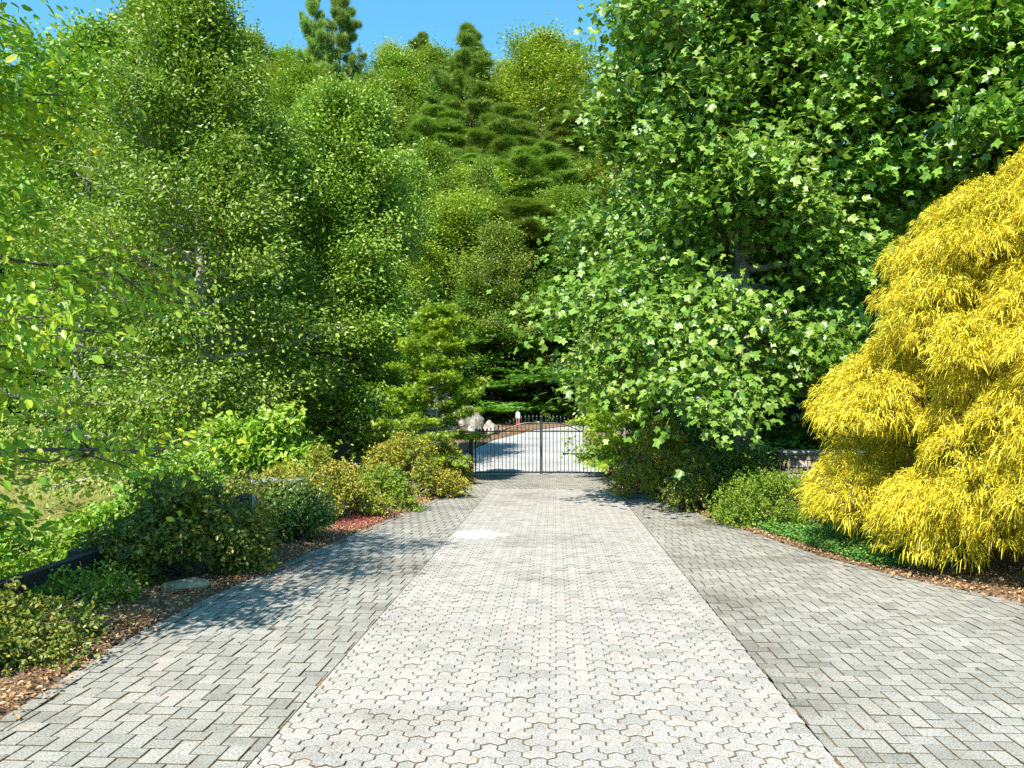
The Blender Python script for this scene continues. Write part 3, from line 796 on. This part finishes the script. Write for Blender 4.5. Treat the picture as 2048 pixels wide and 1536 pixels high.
shrub('azalea', 'brownish dark azalea beside the gate in the right bed', 'shrub', (2.1, 15.6, .03), (1.9, 2.2, 1.5), 17000, .05, OVAL, 'azalea', 121, stems=14, lumps=36)
shrub('holly_shrub', 'tall dark green shrub behind the clipped boxwood', 'shrub', (3.2, 13.6, .03), (2.3, 1.6, 1.2), 15000, .05, OVAL, 'holly', 122, stems=12, lumps=34)
shrub('holly_shrub', 'low dark green shrub at the paving edge before the boxwood', 'shrub', (2.5, 13.2, .03), (1.1, 1.3, .8), 8000, .045, OVAL, 'azalea_dark', 123, lumps=24)
shrub('boxwood', 'rounded yellow-green boxwood in front of the stone pillar', 'shrub', (3.2, 11.6, .03), (1.7, 1.2, .82), 22000, .032, OVAL, 'boxwood', 124, stems=12, lumps=46, clump=.15, shell=.7)

# ------------------------------------------------------------------ golden thread cypress
def golden_cypress():
    r = np.random.default_rng(77)
    loc = (6.12, 8.95, .02)
    t = thing('golden_cypress', 'large golden yellow threadleaf cypress beside the paving', 'shrub', loc)
    Ht = 4.6
    zr = np.array([0, .3, .7, 1.3, 1.9, 2.6, 3.2, 3.7, 4.1, 4.4, 4.6]); rr = np.array([2.3, 2.6, 2.78, 2.8, 2.68, 2.42, 2.1, 1.75, 1.35, .85, .2])
    g = Geo(); g.tube([(0, 0, -.2), (.05, 0, 1.5), (0, .05, 2.8), (0, 0, 3.9)], [.16, .12, .07, .02], 8, cap=False)
    gf = Geo()
    nl = 430                                              # boughs: each ends in a mop of fine arching threads
    z = r.uniform(0, 1, nl) ** 1.05 * 4.1 + .38
    az = np.arange(nl) * 2.39996 + r.normal(0, .3, nl)
    z = np.concatenate([z, r.uniform(.3, 4.0, 150)]); az = np.concatenate([az, r.uniform(0, 6.28, 150)])
    for k_, (zi, a) in enumerate(zip(z, az)):
        inner = k_ >= nl
        Rm = np.interp(zi, zr, rr) * (r.uniform(.45, .75) if inner else r.uniform(.82, 1.04))
        size = .24 + .09 * (1 - zi / Ht) + r.uniform(-.05, .09)
        tip = np.array([math.cos(a) * Rm, math.sin(a) * Rm, zi])
        base = np.array([math.cos(a) * .1, math.sin(a) * .1, max(.1, zi - .45 * Rm * .6)])
        mid = (tip * .6 + base * .4) + np.array([0, 0, .12])
        if r.uniform() < .5: g.tube(np.stack([base, mid, tip]), [.025, .016, .006], 4, cap=False)
        out = np.array([math.cos(a), math.sin(a), 0.0]); side = np.array([-math.sin(a), math.cos(a), 0.0])
        ns = int((90 if inner else 190 if math.sin(a) < .45 and math.cos(a) < .75 else 50) * (size / .3) ** 2)
        e = rnd_dirs(r, ns); e[:, 2] = np.where(e[:, 2] < -.25, -e[:, 2], e[:, 2])
        rad = r.uniform(.45, 1.0, ns) ** .6 * r.uniform(.8, 1.15)
        loc_ = out * (e @ np.array([1, 0, 0]))[:, None] * size * 1.25 + side * e[:, 1:2] * size * 1.2 + np.array([0, 0, 1.0]) * e[:, 2:3] * size * .8
        cpt = tip + loc_ * rad[:, None]
        cpt[:, 2] -= .25 * (loc_ @ out) + .3 * np.abs(loc_ @ side)
        d0 = loc_ / size * .9 + out * .45 + np.array([0, 0, .25]) + r.normal(0, .3, (ns, 3))
        bt = r.uniform(0, 1)
        for th in range(9):
            m = 3
            L = r.uniform(.03, .10, ns)
            d = d0 + r.normal(0, .75, (ns, 3)); d /= np.linalg.norm(d, axis=1)[:, None]
            s = np.linspace(0, 1, m)
            droop = r.uniform(.5, 1.3, ns)
            pts = cpt[:, None] + r.normal(0, .02, (ns, 1, 3)) + d[:, None] * (L[:, None] * s)[..., None]
            pts[..., 2] -= droop[:, None] * L[:, None] * s ** 2
            wd = np.cross(d, rnd_dirs(r, ns)); wd /= np.linalg.norm(wd, axis=1)[:, None] + 1e-6
            wid = np.array([.0034, .0040, .0012])[None] * r.uniform(.8, 1.4, (ns, 1))
            V = np.stack([pts - wd[:, None] * wid[..., None], pts + wd[:, None] * wid[..., None]], 2).reshape(ns, m * 2, 3)
            q = np.array([(0, 1, 3, 2), (2, 3, 5, 4)])
            F = (np.arange(ns)[:, None, None] * m * 2 + q[None]).reshape(-1, 4)
            tone = np.clip(.25 * bt + .75 * r.uniform(0, 1, ns), 0, 1)
            gf.add(V.reshape(-1, 3), [F], np.repeat(tone, m * 2))
    g.build('trunk', M['bark'], t, True)
    gf.build('foliage', M['cypress'], t)
golden_cypress()

# ------------------------------------------------------------------ the near trees
# left: the young tree that leans in from beyond the left edge, close to the camera
def near_gain(az, s):
    c = math.cos(az - 0.25)                     # grows towards the drive
    return .62 + .55 * max(c, -.3)
make_tree('young_tree', 'yellow-green young tree leaning in from the left edge, closest to the paving', 'tree', (-5.1, 4.5, -.2), 201,
    dict(H=5.0, r0=.05, h0=.25, n_limb=40, prof=lambda s: 2.3 * (1 - .5 * s), elev=lambda s: .0 + .85 * s, n_sec=10, per_sec=58, clump=.14, lim=.013, lean=(.5, .2), curl=-.35, az_gain=near_gain, sec_len=.42),
    dict(size=.078, tpl=OVAL, droop=.55, upn=.7), 'leaf_near', 'bark')
# left: the big small-leaved trees beside the lawn
make_tree('maple_tree', 'tall green tree with a pale trunk at the edge of the lawn', 'tree', (X_at(415, 17.5), 17.5, -.3), 202,
    dict(H=11.9, r0=.17, h0=.08, n_limb=84, prof=lambda s: 3.3 * (1 - s) ** .6 + .35, elev=lambda s: -.1 + .95 * s, n_sec=11, per_sec=130, clump=.26, curl=.15, lean=(-.9, 0), lvar=(.6, 1.25)),
    dict(size=.105, tpl=OVAL, droop=.4), 'leaf_left', 'palebark')
make_tree('maple_tree', 'dense green tree with a dark trunk above the brown-green azaleas', 'tree', (X_at(680, 21), 21, .05), 203,
    dict(H=10.2, r0=.17, h0=.11, n_limb=70, prof=dome(2.3, .2, .25), elev=lambda s: -.2 + 1.0 * s, n_sec=11, per_sec=120, clump=.25, curl=.1, lvar=(.6, 1.25)),
    dict(size=.11, tpl=OVAL, droop=.4), 'leaf_left', 'bark')
make_tree('maple_tree', 'green tree filling the space between the pale and dark trunks', 'tree', (X_at(545, 25.5), 25.5, .0), 204,
    dict(H=11.4, r0=.19, h0=.10, n_limb=60, prof=dome(3.0, .2, .3), elev=lambda s: -.05 + .95 * s, n_sec=10, per_sec=100, clump=.2, curl=.1),
    dict(size=.14, tpl=OVAL, droop=.4), 'leaf_left', 'greybark')
make_tree('maple_tree', 'wide green tree beyond the lawn behind the young tree', 'tree', (X_at(120, 26), 26, -.3), 205,
    dict(H=14.5, r0=.22, h0=.07, n_limb=64, prof=dome(4.8, .2, .3), elev=lambda s: -.1 + .95 * s, n_sec=11, per_sec=100, clump=.24, curl=.1),
    dict(size=.165, tpl=OVAL, droop=.4), 'leaf_left', 'greybark')
# right: tulip trees with big lobed leaves
def orange_bits(rng, g, P, A):
    k = rng.integers(0, len(P), len(P) // 130)
make_tree('tulip_tree', 'tall tulip tree with large lobed leaves hanging over the right shrubs', 'tree', (3.35, 13.9, .0), 211,
    dict(H=13.5, r0=.17, h0=.18, n_limb=66, prof=lambda s: 2.75 * (1 - .35 * s) , elev=lambda s: -.15 + .75 * s, n_sec=11, per_sec=125, clump=.27, curl=-.25, sec_len=.45,
         az_gain=lambda az, s: 1.12 if math.cos(az - 2.9) > .3 and s < .5 else (.95 if math.cos(az - 2.9) > 0 else .8)),
    dict(size=.128, tpl=TULIP, droop=.5, upn=.8), 'leaf_tulip', 'greybark')
make_tree('tulip_tree', 'tulip tree with a thick grey trunk rising behind the golden cypress', 'tree', (X_at(1868, 14.8), 14.8, .05), 212,
    dict(H=16, r0=.25, h0=.38, n_limb=54, prof=dome(4.0, .3, .3), elev=lambda s: .0 + .8 * s, n_sec=10, per_sec=105, clump=.28, curl=-.2),
    dict(size=.145, tpl=TULIP, droop=.5, upn=.8), 'leaf_tulip', 'greybark')
make_tree('tulip_tree', 'slimmer tulip tree standing close beside the thick grey trunk', 'tree', (X_at(1922, 15.8), 15.8, .05), 213,
    dict(H=15, r0=.17, h0=.38, n_limb=34, prof=dome(3.2, .3, .3), elev=lambda s: .1 + .8 * s, n_sec=9, per_sec=95, clump=.26, curl=-.2),
    dict(size=.145, tpl=TULIP, droop=.5, upn=.8), 'leaf_tulip', 'greybark')
make_tree('tulip_tree', 'reddish brown trunked tulip tree at the right edge above the cypress', 'tree', (X_at(2035, 13.6), 13.6, .05), 214,
    dict(H=14.5, r0=.17, h0=.36, n_limb=36, prof=dome(3.4, .3, .3), elev=lambda s: .05 + .8 * s, n_sec=9, per_sec=95, clump=.26, curl=-.2),
    dict(size=.145, tpl=TULIP, droop=.5, upn=.8), 'leaf_tulip', 'bark')
make_tree('pale_tree', 'pale green conical tree right of the gate against the tulip tree', 'tree', (X_at(1300, 21.8), 21.8, .1), 215,
    dict(H=8.6, r0=.12, h0=.08, n_limb=56, prof=cone(2.3, .75), elev=lambda s: .1 + .7 * s, n_sec=9, per_sec=110, clump=.15, curl=.1),
    dict(size=.115, tpl=OVAL, droop=.3), 'leaf_pale', 'greybark')
# the two feathery small conifers framing the gate
make_tree('feathery_conifer', 'small yellow-green feathery conifer with open tiers left of the gate', 'tree', (X_at(872, 18.6), 18.6, .05), 221,
    dict(H=4.15, r0=.05, h0=.22, n_limb=52, prof=cone(1.2, .8), elev=lambda s: -.02 + .5 * s, n_sec=9, per_sec=60, clump=.075, curl=.15, flat=.7, keep_r=.008),
    dict(size=.085, tpl=SPRAY, droop=.2, upn=1.2), 'feathery', 'palebark')
make_tree('feathery_conifer', 'small yellow-green feathery conifer overhanging the right gate post', 'tree', (X_at(1248, 20.0), 20.0, .05), 222,
    dict(H=2.95, r0=.05, h0=.2, n_limb=44, prof=cone(1.1, .6), elev=lambda s: .0 + .5 * s, n_sec=9, per_sec=60, clump=.08, curl=.1, flat=.6, keep_r=.008),
    dict(size=.085, tpl=SPRAY, droop=.2, upn=1.2), 'feathery', 'palebark')

# ------------------------------------------------------------------ the wooded hillside: prototypes, then copies set out one by one
FAR = dict(
    broad=('broadleaf_tree', dict(H=18, r0=.26, h0=.22, n_limb=44, prof=dome(4.6, .35, .3), elev=lambda s: .1 + .95 * s, n_sec=9, per_sec=140, clump=.46, curl=.1), dict(size=.20, tpl=OVAL, droop=.3), 'leaf_mid', 'greybark'),
    broad2=('broadleaf_tree', dict(H=18, r0=.26, h0=.15, n_limb=46, prof=dome(5.0, .35, .2), elev=lambda s: .15 + .9 * s, n_sec=9, per_sec=140, clump=.44, curl=.05), dict(size=.19, tpl=OVAL, droop=.3), 'leaf_mid', 'greybark'),
    gold=('broadleaf_tree', dict(H=17, r0=.24, h0=.2, n_limb=42, prof=dome(4.5, .3, .35), elev=lambda s: .2 + .9 * s, n_sec=9, per_sec=140, clump=.44, curl=.1), dict(size=.19, tpl=OVAL, droop=.3), 'leaf_gold', 'greybark'),
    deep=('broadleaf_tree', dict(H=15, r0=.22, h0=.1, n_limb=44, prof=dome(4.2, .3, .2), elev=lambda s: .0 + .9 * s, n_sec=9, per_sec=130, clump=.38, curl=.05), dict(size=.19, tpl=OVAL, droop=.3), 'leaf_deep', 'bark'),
    pine=('pine_tree', dict(H=20, r0=.30, h0=.30, n_limb=56, prof=cone(3.6, .8), elev=lambda s: .0 + .6 * s, n_sec=9, per_sec=46, clump=.13, curl=.2, flat=.5, wob=.06, lvar=(.5, 1.35)), dict(size=.40, tpl=TUFT, droop=-.3, upn=.6), 'pine', 'bark'),
    pine2=('pine_tree', dict(H=20, r0=.30, h0=.42, n_limb=40, prof=cone(3.9, .65), elev=lambda s: -.05 + .6 * s, n_sec=9, per_sec=48, clump=.13, curl=.25, flat=.6, wob=.06, lvar=(.45, 1.4)), dict(size=.42, tpl=TUFT, droop=-.3, upn=.6), 'pine', 'bark'),
    hem=('hemlock_tree', dict(H=12, r0=.18, h0=.12, n_limb=54, prof=cone(3.6, .8), elev=lambda s: -.05 + .4 * s, n_sec=12, per_sec=95, clump=.2, curl=-.3, flat=.6, lvar=(.6, 1.3)), dict(size=.19, tpl=SPRAY, droop=.3, upn=1.2), 'hemlock', 'palebark'),
)
proto = {}
fr = random.Random(8)
def far_tree(kind, u, vtop, D, wpx, label, group=None):
    x = X_at(u, D); z0 = float(H(x, D)) - .1; h = max(3.0, Z_at(vtop, D) - z0)
    name, gp, lf, mat, bark = FAR[kind]
    rad = gp['prof'](0.3)
    sx = (wpx * 1.22 / FPX * D / 2) / (rad * 1.12)
    sc = (sx, sx, h / gp['H'] / 1.02)
    cat = {'broadleaf_tree': 'tree', 'pine_tree': 'pine', 'hemlock_tree': 'hemlock'}[name]
    if kind not in proto:
        t = make_tree(name, label, cat, (x, D, z0), hash_seed[kind], gp, lf, mat, bark, group, 0, None, .02)
        t.scale = sc; proto[kind] = t
        return t
    return dup(proto[kind], (x, D, z0), fr.uniform(0, 6.28), sc, label, group)
hash_seed = {k: 300 + i for i, k in enumerate(FAR)}
SK = 'trees along the skyline of the hill'
far_tree('pine', 240, -70, 60, 230, 'dark pine at the top left, sky behind it', SK)
far_tree('pine2', 372, -60, 74, 180, 'pine cut by the top edge left of the open sky', SK)
far_tree('broad', 475, 52, 84, 190, 'round green tree on the skyline left of the twin pines', SK)
far_tree('pine2', 618, -50, 78, 90, 'left stem of the tall twin pines on the skyline', SK)
far_tree('pine2', 668, -70, 79, 105, 'right stem of the tall twin pines on the skyline', SK)
far_tree('gold', 775, 88, 86, 130, 'light olive tree on the skyline right of the twin pines', SK)
far_tree('pine', 838, 40, 88, 100, 'thin dark pine behind the light olive skyline tree', SK)
far_tree('pine', 935, 30, 80, 150, 'pointed dense pine in the middle of the skyline', SK)
far_tree('gold', 1085, 85, 78, 290, 'broad rounded olive tree standing highest right of the pointed pine', SK)
far_tree('pine', 1224, 110, 80, 110, 'airy pine on the skyline right of the olive tree', SK)
far_tree('pine2', 1318, 120, 66, 130, 'pine touching the tulip tree at the end of the skyline', SK)
far_tree('broad', 560, 120, 80, 190, 'green tree under the foot of the twin pines', SK)
far_tree('gold', 1275, 262, 76, 120, 'low yellowish tree under the airy skyline pine', SK)
MS = 'trees on the middle slope'
far_tree('broad2', 760, 168, 70, 230, 'bright green tree below the light olive skyline tree', MS)
far_tree('broad', 650, 175, 66, 230, 'leafy green tree below the twin pines', MS)
far_tree('pine', 868, 195, 68, 210, 'blue-green pine below the pointed skyline pine', MS)
far_tree('pine', 1010, 195, 66, 190, 'olive-tipped pine in the middle of the slope', MS)
far_tree('pine', 1150, 195, 69, 190, 'pine below the broad rounded olive tree', MS)
far_tree('pine2', 945, 300, 60, 230, 'pine with flat shelving boughs left of the hill centre', MS)
far_tree('pine2', 1090, 280, 59, 260, 'widest pine with shelving boughs in the hill centre', MS)
far_tree('gold', 1235, 300, 58, 190, 'yellow-green tree between the pines and the pale tree', MS)
far_tree('gold', 1335, 275, 46, 180, 'golden-green tree right of the gap in the skyline', MS)
far_tree('pine2', 1065, 400, 51, 330, 'pine with a bare pale trunk low on the slope', MS)
far_tree('broad2', 960, 335, 52, 130, 'slender bright green tree before the shelving pines', MS)
far_tree('gold', 910, 410, 46, 250, 'bright yellow-green tree above the feathery conifer', MS)
far_tree('broad2', 800, 330, 46, 230, 'green tree right behind the dark trunked tree', MS)
far_tree('deep', 1180, 440, 46, 220, 'deep green tree beside the pale tree, low on the slope', MS)
LS = 'trees just beyond the gate'
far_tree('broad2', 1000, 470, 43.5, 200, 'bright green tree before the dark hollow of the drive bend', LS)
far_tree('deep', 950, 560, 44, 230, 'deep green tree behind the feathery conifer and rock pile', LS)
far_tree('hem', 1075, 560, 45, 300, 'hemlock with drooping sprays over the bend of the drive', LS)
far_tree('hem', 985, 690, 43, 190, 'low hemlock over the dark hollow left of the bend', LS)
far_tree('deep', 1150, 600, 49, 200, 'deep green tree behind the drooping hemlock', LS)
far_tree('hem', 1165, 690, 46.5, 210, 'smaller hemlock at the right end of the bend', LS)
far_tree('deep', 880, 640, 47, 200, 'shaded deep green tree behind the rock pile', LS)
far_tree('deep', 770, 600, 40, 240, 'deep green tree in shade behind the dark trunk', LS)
# right: shaded trees behind the tulip trees
RB = 'shaded trees behind the tulip trees'
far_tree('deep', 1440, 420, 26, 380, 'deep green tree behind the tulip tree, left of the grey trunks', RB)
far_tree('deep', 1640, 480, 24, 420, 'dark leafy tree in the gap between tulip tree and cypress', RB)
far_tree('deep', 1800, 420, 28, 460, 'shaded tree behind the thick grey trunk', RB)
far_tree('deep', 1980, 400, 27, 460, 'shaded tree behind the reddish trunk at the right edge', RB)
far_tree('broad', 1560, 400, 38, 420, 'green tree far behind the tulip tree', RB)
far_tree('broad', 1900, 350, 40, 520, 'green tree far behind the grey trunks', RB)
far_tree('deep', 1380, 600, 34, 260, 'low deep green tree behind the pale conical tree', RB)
# fillers that nothing in the photo tells apart
FG = 'broadleaf trees deep in the hillside forest'
fk = ['broad', 'broad2', 'gold', 'deep']
for Drow, vlo, vhi, us in ((44, 420, 640, range(-60, 700, 125)), (53, 260, 380, range(-80, 1250, 150)), (63, 150, 260, range(-60, 700, 150)), (73, 90, 190, range(-40, 620, 160))):
    for u in us:
        if Drow == 44 and u > 650: continue
        uu = u + fr.uniform(-40, 40)
        far_tree(fr.choice(fk[:3]) if Drow > 44 else fr.choice(['broad2', 'deep', 'broad']), uu, fr.uniform(vlo, vhi) + (90 if uu > 900 else 0), Drow + fr.uniform(-3, 3), fr.uniform(190, 260), 'leafy green tree deep in the hillside forest', FG)
for u in range(400, 1300, 75):
    vt = np.interp(u, [400, 480, 560, 700, 800, 900, 1000, 1100, 1200, 1280], [70, 55, 65, 105, 95, 95, 110, 100, 170, 245])
    far_tree(fr.choice(fk), u + fr.uniform(-25, 25), vt + fr.uniform(0, 30), 85 + fr.uniform(-3, 3), fr.uniform(150, 200), 'leafy green tree deep in the hillside forest', FG)
# left edge of the lawn
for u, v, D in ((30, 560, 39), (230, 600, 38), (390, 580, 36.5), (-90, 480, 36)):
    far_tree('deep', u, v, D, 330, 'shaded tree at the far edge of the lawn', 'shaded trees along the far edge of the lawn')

# ------------------------------------------------------------------ loose small stuff
def scatter(name, n, xf, zoff, size, tpl, mat, seed, flatn=1.0, tone=None):
    r = np.random.default_rng(seed)
    P = xf(r, n); n = len(P)
    P = np.column_stack([P, H(P[:, 0], P[:, 1]) + zoff * r.uniform(0, 1, n)]) if P.shape[1] == 2 else P
    A = rnd_dirs(r, n); A[:, 2] *= .35
    N = r.normal(0, .45, (n, 3)) + np.array([0, 0, flatn])
    g = Geo(); g.leaves(P, A, N, size * r.uniform(.6, 1.3, n), tpl, r.uniform(0, 1, n) if tone is None else tone(r, n))
    return tag(g.build(name, M[mat]), kind='stuff')
def left_bed(r, n):
    y = r.uniform(2.2, 20.5, n); o = r.exponential(.35, n) - .10 * (r.uniform(size=n) < .15)
    k = o < 2.0; return np.column_stack([lx(y[k]) - o[k], y[k]])
def right_bed(r, n):
    y = r.uniform(3.0, 20.5, n); o = r.exponential(.45, n) - .10 * (r.uniform(size=n) < .15)
    k = o < 3.5; return np.column_stack([rx(y[k]) + o[k], y[k]])
ll = scatter('leaf_litter', 16000, left_bed, .03, .032, OVAL, 'litter', 501); ll.location.z = .025
ll = scatter('leaf_litter', 16000, right_bed, .03, .032, OVAL, 'litter', 502); ll.location.z = .025
def far_bed(r, n):
    y = r.uniform(22, 38, n); left = r.uniform(size=n) < .6
    dl = np.interp(y, DL[:, 1], DL[:, 0]); dr = np.interp(y, DR[:5, 1], DR[:5, 0])
    x = np.where(left, dl - r.exponential(1.5, n), dr + r.exponential(1.2, n))
    return np.column_stack([x, y])
ll = scatter('leaf_litter', 5000, far_bed, .05, .07, OVAL, 'litter', 503); ll.location.z = .04
def petals(r, n):
    c = np.array([(-2.95, 11.3), (-3.15, 8.1), (-3.2, 7.0)])[r.choice(3, n, p=[.72, .18, .10])]
    return c + r.normal(0, 1, (n, 2)) * np.array([.25, .55])
pt = scatter('fallen_petals', 2600, petals, .02, .022, OVAL, 'petal', 504); pt.location.z = .05
def on_paving(r, n):
    y = 2.5 + r.uniform(0, 1, n) ** 1.3 * 17; x = r.uniform(-3, 6, n)
    k = (x > lx(y) + .05) & (x < rx(y) - .05); x, y = x[k], y[k]
    return np.column_stack([x, y, np.full(len(x), .004)])
scatter('stray_leaves', 260, on_paving, 0, .03, OVAL, 'litter', 505, 2.5)
def cover(r, n):
    y = r.uniform(8.3, 12.4, n); o = r.uniform(0, 1, n)
    wdt = np.interp(y, [8.3, 9.2, 10.5, 11.6, 12.4], [.7, 1.7, 1.7, 1.1, .3])
    x = rx(y) + .10 + o * wdt
    return np.column_stack([x, y])
gc = scatter('ground_cover', 21000, cover, .09, .042, OVAL, 'vinca', 506); gc.location.z = .03
def grass(r, n):
    y = 3 + r.uniform(0, 1, n) ** 1.4 * 34; x = -5.7 - r.uniform(0, 1, n) ** 1.3 * 32
    return np.column_stack([x, y])
r_ = np.random.default_rng(507)
Pg = grass(r_, 60000); Pg = np.column_stack([Pg, H(Pg[:, 0], Pg[:, 1]) + .01])
Ag = r_.normal(0, .45, (len(Pg), 3)) + np.array([0, 0, .8])
g = Geo(); g.leaves(Pg, Ag, rnd_dirs(r_, len(Pg)), r_.uniform(.05, .12, len(Pg)), tp([(0, .09, 0), (0, -.09, 0), (1, 0, .1)], [[(0, 1, 2)]]), r_.uniform(0, 1, len(Pg)))
tag(g.build('grass', M['grassblade']), kind='stuff')
def bank_grass(r, n):
    y = r.uniform(4, 10.5, n); return np.column_stack([-4.45 - r.exponential(.8, n), y])
Pg = bank_grass(r_, 16000); Pg = np.column_stack([Pg, H(Pg[:, 0], Pg[:, 1]) + .01])
Ag = r_.normal(0, .4, (len(Pg), 3)) + np.array([0, 0, .8])
g = Geo(); g.leaves(Pg, Ag, rnd_dirs(r_, len(Pg)), r_.uniform(.10, .24, len(Pg)), tp([(0, .04, 0), (0, -.04, 0), (1, 0, .15)], [[(0, 1, 2)]]), r_.uniform(0, 1, len(Pg)))
tag(g.build('bank_grass', M['lime']), kind='stuff')
# understory that covers the forest floor of the slope
def under(r, n):
    y = 41 + r.uniform(0, 1, n) * 52; x = r.uniform(-75, 45, n) * (y / 75)
    k = ~((x > np.interp(y, [41, 44, 47, 60], [-.6, 4, 10, 60])) & (x < 18) & (y < 49)); x, y = x[k], y[k]
    return np.column_stack([x, y, H(x, y) + r.uniform(0, 1, len(x)) ** 1.6 * 2.6 * (.5 + .5 * hash_noise(x, y, 3)) ])
scatter('undergrowth', 90000, under, 0, .42, OVAL, 'leaf_deep', 508, .8)
def under2(r, n):
    y = 17 + r.uniform(0, 1, n) * 18; x = 4.2 + r.uniform(0, 1, n) * 20
    return np.column_stack([x, y, H(x, y) + r.uniform(0, 1, n) ** 1.4 * 1.9 * (.55 + .45 * hash_noise(x, y, 2))])
scatter('undergrowth', 24000, under2, 0, .16, OVAL, 'leaf_deep', 509, .8)
